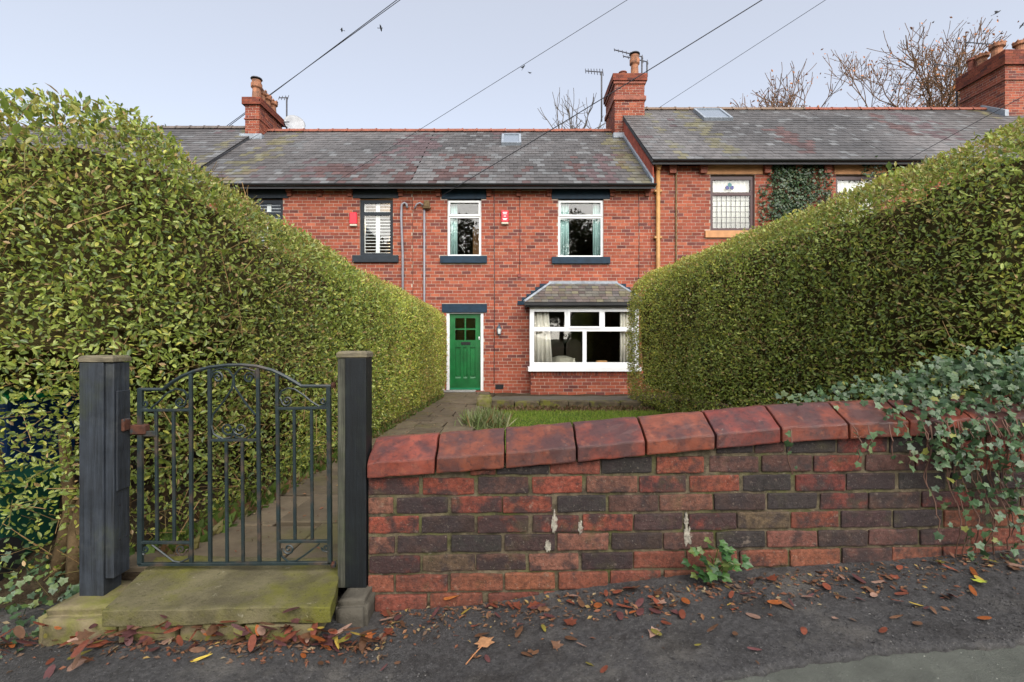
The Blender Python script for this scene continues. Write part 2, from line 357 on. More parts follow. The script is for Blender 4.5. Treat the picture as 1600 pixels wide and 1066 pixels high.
m_rubber = M('rubber', (0.015, 0.015, 0.017), rough=0.7)
m_glass = glass_mat('window_glass')
m_lampg = M('lantern_glass', (0.7, 0.72, 0.7), rough=0.2)
m_stain_b = M('stained_blue', (0.006, 0.012, 0.16), rough=0.2)
m_stain_t = M('stained_teal', (0.0, 0.12, 0.13), rough=0.2)
m_mat_grey = M('door_mat', (0.25, 0.25, 0.24), rough=0.9, bump=[(90, 0.5, 0.005)])
m_clayt = M('red_tile', (0.20, 0.04, 0.03), rough=0.5)
m_ground = M('far_ground', (0.07, 0.08, 0.035), rough=0.95, spec=0.1, var=(0.6, 0.3))

# ------------------------------------------------------------------ terrain
_gx = [-60, -6, -1.65, -1.35, -0.75, -0.55, -0.1, 0.316, 0.688, 1.2, 1.6, 2.17, 3.0, 6.0, 60]
_gz = [-4.6, -1.38, -1.13, -1.065, -1.06, -1.095, -1.07, -1.01, -0.968, -0.938, -0.923, -0.88, -0.83, -0.63, 2.9]
def gz(x): return CZ + np.interp(x, _gx, _gz)                 # pavement height along the street
def path_z(y): return CZ - 0.955 - 0.030 * (y - 2.0)          # garden path falls gently to the door
def soil_z(x, y):
    g = path_z(y) - 0.05 + 0.02 * np.clip(np.abs(x), 0, 30) * np.sign(x) * smooth01(np.abs(x), 3, 8)
    t = smooth01(y, 1.95, 2.6)
    return gz(x) * (1 - t) + g * t
def wall_y(x): return 1.977 + 0.035 * x                       # the boundary wall's face
def grid(name, xs, ys, zf, mat, kind='structure', smooth=True):
    X, Y = np.meshgrid(xs, ys); Z = zf(X, Y)
    V = np.stack([X, Y, Z], -1).reshape(-1, 3); nx, ny = len(xs), len(ys)
    i = (np.arange(ny - 1)[:, None] * nx + np.arange(nx - 1)[None, :]).ravel()
    loops = np.stack([i, i + 1, i + nx + 1, i + nx], 1).ravel()
    me = fast_mesh(name, V, np.full(len(i), 4), loops, None, smooth); me.materials.append(mat)
    o = link(name, me); o['kind'] = kind
    return o

def ground_h(X, Y):
    near = soil_z(np.clip(X, -14, 20), np.clip(Y, 2.6, 12.4))
    st = gz(np.clip(X, -50, 50))
    t = smooth01(Y, 1.6, 2.6)
    return st * (1 - t) + near * t - 0.12 - 0.2 * smooth01(Y, 12.0, 12.4)
gxs = np.concatenate([np.linspace(-600, -40, 12), np.linspace(-30, 30, 61), np.linspace(40, 600, 12)])
gys = np.concatenate([np.linspace(-600, -30, 10), np.linspace(-20, 1, 8), np.linspace(1.4, 3, 9), np.linspace(3.5, 24, 22), np.linspace(30, 700, 12)])
g = grid('ground', gxs, gys, ground_h, m_ground)

def edge_y(x): return np.clip(1.372 + 0.0875 * x, 0.75, 1.9) + 0.010 * np.sin(x * 7.3) + 0.006 * np.sin(x * 19 + 1) * np.sin(x * 5.1) + 0.005 * np.sin(x * 53) * np.sin(x * 11 + 2) + 0.004 * np.sin(x * 117 + 3) * np.sin(x * 23)
def road_h(X, Y): return gz(X) - 0.022 + 0.0015 * np.sin(X * 31 + Y * 17)
grid('road', np.concatenate([np.linspace(-50, -5, 20), np.linspace(-4, 5, 91), np.linspace(6, 50, 20)]), np.concatenate([np.linspace(-9, 0, 10), np.linspace(0.1, 1.95, 38)]), road_h, m_road)
px_ = np.concatenate([np.linspace(-9, -3.05, 40), np.arange(-3, 4.0, 0.013), np.linspace(4.1, 9, 40)])
tt = np.concatenate([[0.0, 0.0, 0.01, 0.03], np.linspace(0.05, 1, 46)])
X, T = np.meshgrid(px_, tt)
e0 = edge_y(X); Yp = e0 + (2.12 - e0) * T
fl = np.stack([X.ravel(), Yp.ravel(), np.zeros(X.size)], 1)
Zp = gz(X) + (noise3(fl, 7) * 0.003 + noise3(fl + 5, 60) * 0.0010 + noise3(fl + 9, 190) * 0.0012 + rng.normal(0, .0008, X.size)).reshape(X.shape)
Zp[0] = gz(X[0]) - 0.06; Zp[1] -= 0.012; Zp[2] -= 0.004
nx, ny = X.shape[1], X.shape[0]
i = (np.arange(ny - 1)[:, None] * nx + np.arange(nx - 1)[None, :]).ravel()
me = fast_mesh('pavement', np.stack([X, Yp, Zp], -1).reshape(-1, 3), np.full(len(i), 4), np.stack([i, i + 1, i + nx + 1, i + nx], 1).ravel(), None, True)
me.materials.append(m_tarmac); o = link('pavement', me); o['kind'] = 'structure'

grid('garden_soil', np.linspace(-7, 12, 96), np.linspace(1.72, 12.5, 110),
     lambda X, Y: soil_z(X, Y) - 0.02 + 0.02 * np.sin(X * 7 + Y * 3) * np.sin(Y * 9 - X) - 0.10 * smooth01(-np.abs(X - 0.8), -1.5, -1.3) * (Y < 2.35), m_soil)

# garden path of flagstones
pr = tag(MB().box(-1.75, -0.42, 2.05, 12.0, CZ - 1.7, CZ - 1.66).build('path', m_soil), kind='structure')
pv = pr.data.vertices
for v in pv:
    wz = path_z(v.co.y) - 0.03
    v.co.z = wz if v.co.z > CZ - 1.68 else wz - 0.05
y = 2.06
while y < 11.95:
    dy = random.uniform(0.42, 0.72); y1 = min(y + dy, 11.98)
    cuts = [-1.74, random.uniform(-1.3, -0.85), -0.43 - 0.012 * (y - 2)] if random.random() < 0.75 else [-1.74, random.uniform(-1.4, -1.2), random.uniform(-0.9, -0.75), -0.43 - 0.012 * (y - 2)]
    for a, b_ in zip(cuts[:-1], cuts[1:]):
        j = lambda: random.uniform(-0.012, 0.012)
        dz = random.uniform(-0.008, 0.008)
        c = [(a + .008 + j(), y + .008 + j()), (b_ - .008 + j(), y + .008 + j()), (b_ - .008 + j(), y1 - .008 + j()), (a + .008 + j(), y1 - .008 + j())]
        pts = [(q[0], q[1], path_z(q[1]) - 0.045) for q in c] + [(q[0], q[1], path_z(q[1]) + dz + random.uniform(-.004, .004)) for q in c]
        o = MB().hexa(pts).build('flagstone', m_flag, pr, bevel=0.006)
        k = random.uniform(0.75, 1.2); o.color = (0.115 * k, 0.09 * k, 0.06 * k, 1)
    y = y1

# ------------------------------------------------------------------ front boundary wall
wall = thing('boundary_wall', 'low red and black brick boundary wall with sloping red clay coping beside the pavement', 'wall', (0.8, 2.05, CZ - 1.1))
def wx(x):                      # photo x on the wall face -> X
    k = (x - 800) / F
    return k * 1.977 / (1 - 0.035 * k)
def rowz(r): return CZ - 0.558 - 0.0785 * (r - 1)
# underside of the coping along the wall
cop_x = [560, 575, 680, 788, 900, 1005, 1113, 1213, 1318, 1412, 1510, 1610, 1720, 2250]
cop_y = [746, 745, 737.5, 729.5, 720, 710, 700, 690, 684, 680, 676, 672, 668, 648]
cX = [wx(x) for x in cop_x]; cZ = [CZ + (533 - y) / F * (1.977 + 0.035 * X) for X, y in zip(cX, cop_y)]
def copz(X): return float(np.interp(X, cX, cZ))
WX0, WX1 = wx(575), wx(2200)
mb = MB()
for a, b_ in zip(cX[1:-1], cX[2:]):   # ends at WX1
    b2 = min(b_, WX1)
    if b2 <= a: continue
    p = []
    for z0, z1 in ((1, 0), (0, 1)):
        pass
    ya, yb = wall_y(a), wall_y(b2)
    mb.hexa([(a, ya + .007, CZ - 1.35), (b2, yb + .007, CZ - 1.35), (b2, yb + .225, CZ - 1.35), (a, ya + .225, CZ - 1.35),
             (a, ya + .007, copz(a) + .004), (b2, yb + .007, copz(b2) + .004), (b2, yb + .225, copz(b2) + .004), (a, ya + .225, copz(a) + .004)])
mb.build('mortar', m_fmortar, wall)
PAL = {'R': (0.195, 0.036, 0.019, .45), 'O': (0.18, 0.047, 0.025, .41), 'S': (0.165, 0.056, 0.039, .44), 'M': (0.16, 0.028, 0.018, .56), 'P': (0.085, 0.034, 0.027, .48),
       'D': (0.048, 0.024, 0.022, .50), 'K': (0.028, 0.021, 0.021, .48), 'B': (0.095, 0.06, 0.032, .46)}
z1c = lambda u: 560 + u / 3.9475
z2c = lambda u: 920 + u / 3.9475
z3c = lambda u: 1250 + u / 4.1
ROWS = {
 -1: [(z2c(540), z2c(775), 'K'), (z2c(790), z2c(1015), 'K'), (z2c(1030), z2c(1205), 'P'), (z2c(1222), z2c(1525), 'K'), (z3c(245), z3c(560), 'M'), (z3c(580), z3c(885), 'K'), (z3c(900), z3c(1180), 'R'), (z3c(1200), z3c(1500), 'R'), (z3c(1520), z3c(1820), 'P')],
 0: [(z1c(495), z1c(655), 'K'), (z1c(690), z1c(845), 'O'), (z1c(855), z1c(1175), 'K'), (z1c(1185), z1c(1490), 'O'), (z2c(80), z2c(390), 'K'), (z2c(420), z2c(712), 'R'), (z2c(750), z2c(1050), 'P'), (z2c(1072), z2c(1375), 'P'), (z3c(92), z3c(395), 'R'), (z3c(427), z3c(740), 'P'), (z3c(750), z3c(965), 'M'), (z3c(985), z3c(1080), 'P'), (z3c(1100), z3c(1400), 'R'), (z3c(1420), z3c(1720), 'O')],
 1: [(z1c(58), z1c(370), 'M'), (z1c(397), z1c(712), 'R'), (z1c(740), z1c(1045), 'P'), (z1c(1072), z1c(1380), 'R'), (z1c(1410), z2c(300), 'S'), (z2c(315), z2c(600), 'M'), (z2c(625), z2c(930), 'R'), (z2c(955), z2c(1250), 'K'), (z2c(1280), z3c(290), 'M'), (z3c(303), z3c(612), 'D'), (z3c(640), z3c(940), 'K'), (z3c(975), z3c(1270), 'D'), (z3c(1290), z3c(1600), 'D')],
 2: [(z1c(60), z1c(215), 'S'), (z1c(240), z1c(550), 'D'), (z1c(575), z1c(885), 'M'), (z1c(893), z1c(1195), 'R'), (z1c(1230), z1c(1525), 'K'), (z2c(125), z2c(428), 'P'), (z2c(440), z2c(760), 'S'), (z2c(772), z2c(1085), 'D'), (z2c(1105), z2c(1405), 'K'), (z3c(133), z3c(432), 'M'), (z3c(440), z3c(765), 'P'), (z3c(785), z3c(1100), 'M'), (z3c(1110), z3c(1400), 'P'), (z3c(1420), z3c(1720), 'P')],
 3: [(z1c(60), z1c(370), 'R'), (z1c(392), z1c(712), 'D'), (z1c(735), z1c(1045), 'M'), (z1c(1075), z1c(1360), 'M'), (z1c(1385), z2c(270), 'M'), (z2c(282), z2c(580), 'D'), (z2c(620), z2c(912), 'M'), (z2c(920), z2c(1240), 'B'), (z2c(1253), z2c(1545), 'R'), (z3c(270), z3c(590), 'D'), (z3c(605), z3c(910), 'K'), (z3c(930), z3c(1335), 'O'), (z3c(1350), z3c(1650), 'O')],
 4: [(z1c(65), z1c(220), 'S'), (z1c(242), z1c(545), 'D'), (z1c(575), z1c(880), 'K'), (z1c(905), z1c(1210), 'D'), (z1c(1228), z1c(1545), 'S'), (z2c(148), z2c(455), 'D'), (z2c(465), z2c(770), 'P'), (z2c(790), z2c(1090), 'K'), (z2c(1105), z2c(1410), 'S'), (z2c(1418), z3c(435), 'D'), (z3c(445), z3c(755), 'P'), (z3c(775), z3c(1085), 'P'), (z3c(1105), z3c(1415), 'O'), (z3c(1428), z3c(1720), 'O')],
 5: [(z1c(68), z1c(380), 'M'), (z1c(398), z1c(718), 'B'), (z1c(728), z1c(1030), 'P'), (z1c(1052), z1c(1355), 'S'), (z1c(1378), z2c(268), 'D'), (z2c(278), z2c(590), 'O'), (z2c(605), z2c(910), 'O'), (z2c(930), z2c(1225), 'O'), (z2c(1245), z3c(252), 'O'), (z3c(270), z3c(585), 'P'), (z3c(595), z3c(910), 'O'), (z3c(920), z3c(1230), 'O'), (z3c(1245), z3c(1560), 'O')],
 6: [(z1c(60), z1c(215), 'O'), (z1c(232), z1c(550), 'O'), (z1c(570), z1c(888), 'O'), (z1c(905), z1c(1210), 'O'), (z1c(1235), z1c(1535), 'O'), (z2c(135), z2c(445), 'O'), (z2c(468), z2c(780), 'O'), (z2c(800), z2c(1105), 'O'), (z2c(1120), z2c(1400), 'O')],
 7: [(z1c(105), z1c(425), 'O'), (z1c(448), z1c(765), 'O'), (z1c(803), z1c(1115), 'O'), (z1c(1145), z1c(1450), 'O'), (z1c(1470), z1c(1770), 'O')],
}
for r in range(-2, 5):
    lst = ROWS.setdefault(r, []); x = (lst[-1][1] + 5) if lst else 1490 + 20 * random.random()
    while x < 2180:
        lst.append((x, min(x + 76, 2195), random.choice('RROOMMPPDDKS'))); x += 82
for r, lst in ROWS.items():
    zt = rowz(r)
    for xa, xb, c in lst:
        a, b_ = wx(xa) - .0012, wx(xb) + .0012
        zb_ = zt - 0.0675
        za, zbb = min(zt, copz(a) - 0.006), min(zt, copz(b_) - 0.006)
        if za - zb_ < 0.012: continue
        pr_ = random.uniform(-0.003, 0.0035) + (0.004 if r >= 6 else 0)
        ya, yb = wall_y(a) - pr_, wall_y(b_) - pr_
        t1, t2 = random.uniform(-.0025, .0025), random.uniform(-.0025, .0025)
        o = MB().hexa([(a, ya, zb_ + t1), (b_, yb, zb_ + t2), (b_, yb + .1, zb_ + t2), (a, ya + .1, zb_ + t1),
                       (a, ya, za + t1), (b_, yb, zbb + t2), (b_, yb + .1, zbb + t2), (a, ya + .1, za + t1)]).build('brick', m_fbrick, wall, bevel=0.006, seg=2, wobble=0.0028)
        k = random.uniform(0.8, 1.1); q = PAL[c]; g_ = (q[0] + q[1] + q[2]) / 3; q = (q[0] * .9 + g_ * .1, q[1] * .9 + g_ * .12, q[2] * .9 + g_ * .1, q[3])
        o.color = (q[0] * k, q[1] * k * random.uniform(.9, 1.15), q[2] * k, min(1, q[3] + random.uniform(-.05, .06)))
# sloping end of the wall's left return
xs_c = [575, 681.5, 789, 900, 1006.5, 1113.5, 1214.5, 1319, 1413, 1510, 1610, 1712, 1810, 1908, 2006, 2104, 2202]
for i in range(len(xs_c) - 1):
    a, b_ = wx(xs_c[i]) + 0.004, wx(xs_c[i + 1]) - 0.004
    za, zb_ = copz(a), copz(b_)
    prof = [(-0.028, 0.0), (-0.028, 0.062), (0.095, 0.135), (0.135, 0.135), (0.255, 0.062), (0.255, 0.0)]
    vsx = [(a, wall_y(a) + p[0], za + p[1]) for p in prof] + [(b_, wall_y(b_) + p[0], zb_ + p[1]) for p in prof]
    n = len(prof)
    m = MB().add(vsx, [tuple(range(n))[::-1], tuple(range(n, 2 * n))] + [(k, (k + 1) % n, n + (k + 1) % n, n + k) for k in range(n)])
    o = m.build('coping_stone', m_coping, wall, bevel=0.006, seg=2, wobble=0.003)
    o.rotation_euler = (0, 0, 0)
    k = random.uniform(0.85, 1.15); o.color = (0.165 * k, 0.038 * k * random.uniform(.85, 1.2), 0.023 * k, 1)
def smear(cx, cy, w, h):        # lime run stuck on the face
    X0 = wx(cx); D = wall_y(X0); zc = CZ + (533 - cy) / F * D; s = D / F
    n = 26; pts = []
    for i in range(n):
        th = 2 * math.pi * i / n; k = random.uniform(0.55, 1.15)
        pts.append((X0 + math.cos(th) * w * s * k, zc + math.sin(th) * h * s * k))
    MB().prism(pts, 'y', D - 0.0052, D + 0.01).build('lime_smear', m_lime, wall)
for a in ((866, 816, 5, 18), (907, 824, 4, 11), (1072, 814, 3.5, 13), (1074, 838, 7, 15), (856, 852, 6, 10), (1468, 838, 4, 9)): smear(*a)

# ------------------------------------------------------------------ gate, posts, step
def gate_post(name, label, x0, x1, y0, y1, z0, z1, mat):
    t = thing(name, label, 'gate post', ((x0 + x1) / 2, (y0 + y1) / 2, z0), 'gate posts')
    MB().box(x0, x1, y0, y1, z0, z1).build('post_shaft', mat, t, bevel=0.004, seg=2)
    return t
LZ0, LZ1 = CZ - 1.018, CZ - 0.085
lp = gate_post('gate_post', 'charcoal painted timber gate post with latch, at the left of the iron gate', -1.715, -1.618, 1.915, 2.005, LZ0, LZ1, m_post)
MB().box(-1.6175, -1.583, 1.921, 2.004, CZ - 0.945, LZ1 - .002).build('side_plank', m_post, lp, bevel=0.003)
MB().box(-1.582, -1.576, 1.93, 1.998, CZ - 0.60, CZ - 0.20).build('face_plank', m_post, lp, bevel=0.002)
def cap(x0, x1, y0, y1, z, par):
    h = 0.02
    prof = [(x0, y0), (x1, y0), (x1, y1), (x0, y1)]
    i = 0.008
    pts = [(x, y, z) for x, y in prof] + [(x, y, z + h * .85) for x, y in prof]
    top = [(x0 + i, y0 + i, z + h + .006), (x1 - i, y0 + i, z + h + .006), (x1 - i, y1 - i, z + h + .006), (x0 + i, y1 - i, z + h + .006)]
    MB().add(pts + top, [(3, 2, 1, 0), (0, 1, 5, 4), (1, 2, 6, 5), (2, 3, 7, 6), (3, 0, 4, 7), (4, 5, 9, 8), (5, 6, 10, 9), (6, 7, 11, 10), (7, 4, 8, 11), (8, 9, 10, 11)]).build('post_cap', m_capw, par, bevel=0.002)
cap(-1.718, -1.579, 1.911, 2.009, LZ1 + .001, lp)
latch = MB().box(-1.5755, -1.562, 1.945, 1.985, CZ - 0.365, CZ - 0.315).build('latch_keeper', m_rust, lp, bevel=0.004)
for zz in (0.45, 0.52, 0.66, 0.75, 0.80): MB().lathe(0, 0, [(0.0035, 0), (0.0035, 0.003)], 8).build('screw', m_rubber, lp)
sx = [c for c in lp.children if c.name.startswith('screw')]
for o, (zz, yy) in zip(sx, ((0.45, 1.95), (0.52, 1.985), (0.66, 1.95), (0.80, 1.95), (0.80, 1.985))):
    o.rotation_euler = (0, R(90), 0); o.location = Vector((-1.5828, yy, CZ - zz)) - Vector(lp.location)
RZ0, RZ1 = CZ - 0.995, CZ - 0.068
rp = gate_post('gate_post', 'blackish green timber gate post with weathered cap at the end of the brick wall', -0.672, -0.587, 1.945, 2.03, RZ0, RZ1, m_postb)
MB().box(-0.703, -0.6725, 1.948, 2.02, RZ0 + .0, RZ1 - .001).build('batten', m_batten, rp, bevel=0.002)
cap(-0.707, -0.583, 1.941, 2.034, RZ1 + .001, rp)

GY = 1.99
def gp(x, y): return Vector(((x - 800) / F * GY, GY, CZ + (533 - y) / F * GY))
gate = thing('garden_gate', 'wrought iron garden gate with arched top and scrolls between two timber posts', 'gate', gp(371, 882))
gx = lambda u: 180 + u / 2.961
gyv = lambda v: 540 + v / 2.961
def bar(name, u0, v0, u1, v1, w=0.0065, dpt=0.0065):
    a, b_ = gp(gx(u0), gyv(v0)), gp(gx(u1), gyv(v1))
    t = (b_ - a).normalized(); s = Vector((t.z, 0, -t.x)); m = MB()
    q = []
    for p in (a, b_):
        q += [p - s * w + Vector((0, -dpt, 0)), p + s * w + Vector((0, -dpt, 0)), p + s * w + Vector((0, dpt, 0)), p - s * w + Vector((0, dpt, 0))]
    m.hexa(q); return m.build(name, m_iron, gate, bevel=0.0012)
bar('stile', 117, 198, 117, 1012, .0095, .008); bar('stile', 988, 190, 994, 1008, .0085, .008)
bar('bottom_rail', 112, 1012, 1000, 1006, .006, .008)
for u, v0, v1 in ((350, 130, 1004), (437, 108, 1004), (660, 105, 1002), (749, 128, 1000)): bar('upright', u, v0, u + 5 * (u > 600) + 3, v1)
for u, v0, v1 in ((190, 305, 905), (270, 300, 905), (514, 447, 1002), (588, 447, 1000), (828, 293, 898), (908, 291, 898)): bar('upright', u, v0, u + 4, v1, .0055, .0055)
for u0, v0, u1, v1 in ((115, 300, 350, 298), (437, 438, 662, 437), (750, 292, 985, 288), (117, 910, 352, 912), (756, 906, 992, 905)): bar('cross_rail', u0, v0, u1, v1, .0055, .007)
arch = [(112, 203), (222, 203), (260, 172), (310, 142), (370, 118), (440, 100), (520, 91), (590, 90), (660, 97), (730, 116), (790, 145), (830, 168), (862, 188), (1000, 188)]
MB().tube([gp(gx(u), gyv(v)) for u, v in arch], 0.0078, 6).build('arched_rail', m_iron, gate)
def spiral(cu, cv, r0, turns, a0, sgn, tail):
    pts = []
    n = int(26 * turns)
    for i in range(n + 1):
        t = i / n; th = a0 + sgn * 2 * math.pi * turns * (1 - t); rr = r0 * (0.12 + 0.88 * t)
        pts.append(gp(gx(cu + rr * math.cos(th)), gyv(cv + rr * math.sin(th))))
    pts += [gp(gx(u), gyv(v)) for u, v in tail]
    MB().tube(pts, 0.0042, 5).build('scroll', m_iron, gate)
PI = math.pi
spiral(475, 148, 28, 1.6, PI, 1, [(450, 118), (490, 104), (525, 112), (548, 150), (552, 190), (600, 262), (655, 330)])
spiral(620, 150, 28, 1.6, 0, -1, [(648, 118), (600, 104), (572, 112), (550, 140), (540, 200), (500, 262), (452, 320), (445, 370), (455, 408), (485, 430)])
spiral(520, 385, 32, 1.5, 0, 1, [(550, 405), (535, 425), (500, 432), (465, 415)])
spiral(578, 385, 32, 1.5, PI, -1, [(546, 405), (560, 425), (600, 432), (640, 405), (657, 360), (650, 320)])
spiral(300, 262, 26, 1.5, 0, 1, [(336, 235), (318, 208), (280, 200), (240, 220), (205, 256), (165, 290)])
spiral(137, 270, 19, 1.2, PI, -1, [(119, 290), (150, 295)])
spiral(795, 256, 26, 1.5, PI, -1, [(760, 240), (768, 212), (800, 197), (830, 202), (870, 228), (905, 258), (945, 282)])
spiral(963, 256, 17, 1.2, 0, 1, [(978, 275), (945, 282)])
spiral(303, 945, 26, 1.5, 0, 1, [(345, 940), (340, 985), (300, 1003), (270, 998), (220, 960), (170, 922)])
spiral(138, 942, 18, 1.2, PI, -1, [(121, 960), (135, 968)])
spiral(803, 940, 26, 1.5, PI, -1, [(765, 940), (770, 975), (800, 1000), (835, 998), (880, 968), (945, 918)])
spiral(972, 935, 17, 1.2, PI, -1, [(958, 948), (985, 955)])
MB().box(*sorted((gp(gx(78), 0).x, gp(gx(150), 0).x)), GY - .016, GY + .016, gp(0, gyv(410)).z, gp(0, gyv(365)).z).build('latch', m_rust, gate, bevel=0.004)
MB().box(gp(gx(135), 0).x, gp(gx(190), 0).x, GY - .009, GY + .009, gp(0, gyv(420)).z, gp(0, gyv(395)).z).build('latch_bar', m_iron, gate, bevel=0.002)
for v in (183, 1012):
    MB().lathe(gp(gx(1010), 0).x, GY, [(0.010, gp(0, gyv(v + 12)).z), (0.012, gp(0, gyv(v)).z), (0.009, gp(0, gyv(v - 12)).z)], 10).build('hinge', m_rust, gate)

st = thing('door_step', 'mossy sandstone step slab below the iron gate', 'step', (-1.05, 1.85, CZ - 1.0))
SZ = CZ - 0.945
sl = [(-1.432, 1.686), (-0.640, 1.714), (-0.735, 2.12), (-1.555, 2.12)]
bm = bmesh.new()
tv = [bm.verts.new((x, y, SZ)) for x, y in sl]; bv = [bm.verts.new((x, y, SZ - 0.056)) for x, y in sl]
bm.faces.new(tv); bm.faces.new(bv[::-1])
for k in range(4): bm.faces.new((bv[k], bv[(k + 1) % 4], tv[(k + 1) % 4], tv[k]))
bmesh.ops.recalc_face_normals(bm, faces=bm.faces)
bmesh.ops.subdivide_edges(bm, edges=bm.edges[:], cuts=14, use_grid_fill=True)
nv = np.array([v.co[:] for v in bm.verts]); nz = noise3(nv, 9); n2 = noise3(nv + 4, 30)
for v, a, b_ in zip(bm.verts, nz, n2):
    v.co += Vector((b_ * .0025, a * .004 + b_ * .003, a * .003 + b_ * .001))
me = bpy.data.meshes.new('slab'); bm.to_mesh(me); bm.free(); me.materials.append(m_step)
me.polygons.foreach_set('use_smooth', [True] * len(me.polygons))
so = link('slab', me, st); mod = so.modifiers.new('edge', 'BEVEL'); mod.width = 0.006; mod.segments = 2; mod.limit_method = 'ANGLE'; mod.angle_limit = R(50)
for a, b_, c in ((-1.40, -1.20, .022), (-1.18, -0.97, .06), (-0.95, -0.70, .06)):
    MB().box(a, b_, 1.715, 1.95, CZ - 1.22, SZ - 0.058 - random.uniform(0, .006)).build('support_stone', m_stone, st, bevel=0.006, jitter=.002)
def rough_stone(name, label, x0, x1, y0, y1, z0, z1, mat, amp=0.012):
    bm = bmesh.new(); bmesh.ops.create_cube(bm, size=1)
    bmesh.ops.bevel(bm, geom=bm.edges[:], offset=0.09, segments=2, affect='EDGES')
    bmesh.ops.subdivide_edges(bm, edges=bm.edges[:], cuts=4, use_grid_fill=True)
    for v in bm.verts: v.co = Vector(((x0 + x1) / 2 + v.co.x * (x1 - x0), (y0 + y1) / 2 + v.co.y * (y1 - y0), (z0 + z1) / 2 + v.co.z * (z1 - z0)))
    nv = np.array([v.co[:] for v in bm.verts]); a = noise3(nv, 14); b_ = noise3(nv + 3, 40)
    for v, p, q in zip(bm.verts, a, b_):
        v.co += Vector((p * amp, q * amp * .6 + p * amp * .5, p * amp * .4))
    me = bpy.data.meshes.new(name); bm.to_mesh(me); bm.free(); me.materials.append(mat)
    me.polygons.foreach_set('use_smooth', [True] * len(me.polygons))
    return tag(link(name, me), label, 'stone')
rough_stone('base_stone', 'rounded mossy yellow-green stone block under the charcoal latch post', -1.775, -1.465, 1.80, 2.06, CZ - 1.3, CZ - 1.012, m_stone)
rough_stone('base_stone', 'small grey stone block under the dark post at the end of the brick wall', -0.665, -0.555, 1.84, 2.0, CZ - 1.25, CZ - 0.992, m_gstone, 0.006)

# ------------------------------------------------------------------ houses
HY = 12.4; HS = F / HY
fx = lambda x: (x - 800) / HS
fz = lambda y: CZ + (533 - y) / HS
PITCH, COURSE = 0.232, 0.0825
BPAL = [((0.285, 0.074, 0.041), 5), ((0.25, 0.063, 0.038), 4), ((0.195, 0.053, 0.037), 2.6), ((0.13, 0.042, 0.036), 1.3), ((0.315, 0.092, 0.051), 2)]
bp_c = [b[0] for b in BPAL]; bp_w = np.array([b[1] for b in BPAL]); bp_w = bp_w / bp_w.sum()
bm = bmesh.new(); bmesh.ops.create_cube(bm, size=1); UNIT = bpy.data.meshes.new('house_brick_unit'); bm.to_mesh(UNIT); bm.free(); UNIT.materials.append(m_hbrick_o)
def bricks(parent, O, U, Nn, width, height, openings=(), n_single=0, prefer=None, dark=1.0, name='brickwork'):
    """brickwork on a face: O lower start, U along, Nn outwards. openings: (u0,u1,v0,v1)"""
    U = Vector(U); Nn = Vector(Nn); O = Vector(O)
    rows = int(height / COURSE); lst = []
    for r in range(rows + 1):
        v0 = r * COURSE; v1 = min(v0 + COURSE - 0.011, height)
        if v1 - v0 < 0.02: continue
        blocks = sorted([(a, b_) for a, b_, c, d_ in openings if c < v0 + 0.03 and d_ > v0 + 0.03])
        spans = []; u = 0.0
        for a, b_ in blocks:
            if a > u: spans.append((u, a))
            u = max(u, b_)
        if u < width: spans.append((u, width))
        off = (PITCH / 2 if r % 2 else 0) + 0.02 * math.sin(r * 5.1)
        for a, b_ in spans:
            k = math.floor((a - off) / PITCH)
            while True:
                s = off + k * PITCH; e = s + PITCH - 0.011; k += 1
                if s >= b_: break
                s2, e2 = max(s, a), min(e, b_)
                if e2 - s2 > 0.03: lst.append((s2, e2, v0, v1))
    cols = np.array(bp_c)[rng.choice(len(bp_c), len(lst), p=bp_w)] * rng.uniform(0.82, 1.18, (len(lst), 1)) * dark
    order = list(range(len(lst)))
    singles = set()
    if n_single:
        order.sort(key=lambda i: prefer((lst[i][0] + lst[i][1]) / 2, lst[i][2])); singles = set(order[:n_single])
    V = []; C = []
    for i, (s, e, v0, v1) in enumerate(lst):
        pr_ = random.uniform(-0.0015, 0.002)
        if i in singles:
            c = O + U * (s + e) / 2 + Vector((0, 0, (v0 + v1) / 2)) + Nn * (pr_ - 0.02)
            o = link('brick', UNIT, parent, c)
            o.rotation_euler = (0, 0, math.atan2(U.y, U.x)); o.scale = (e - s, 0.04, v1 - v0)
            o.color = (*cols[i], 1)
            continue
        f_ = O + Nn * pr_; b_ = O - Nn * 0.04
        for base in (f_, b_):
            for uu, vv in ((s, v0), (e, v0), (e, v1), (s, v1)):
                p = base + U * uu; V.append((p.x, p.y, p.z + vv))
        C += [cols[i]] * 8
    n = len(V) // 8
    if not n: return None
    tf = [(0, 1, 2, 3), (1, 0, 4, 5), (2, 1, 5, 6), (3, 2, 6, 7), (0, 3, 7, 4)]
    fl = np.concatenate([np.array(f) for f in tf])
    loops = (fl[None, :] + (np.arange(n) * 8)[:, None]).ravel()
    me = fast_mesh(name, np.array(V), np.full(n * 5, 4), loops, np.array(C)); me.materials.append(m_hbrick)
    bm = bmesh.new(); bm.from_mesh(me); bmesh.ops.recalc_face_normals(bm, faces=bm.faces); bm.to_mesh(me); bm.free()
    o = link(name, me, parent); o['kind'] = 'stuff'
    return o
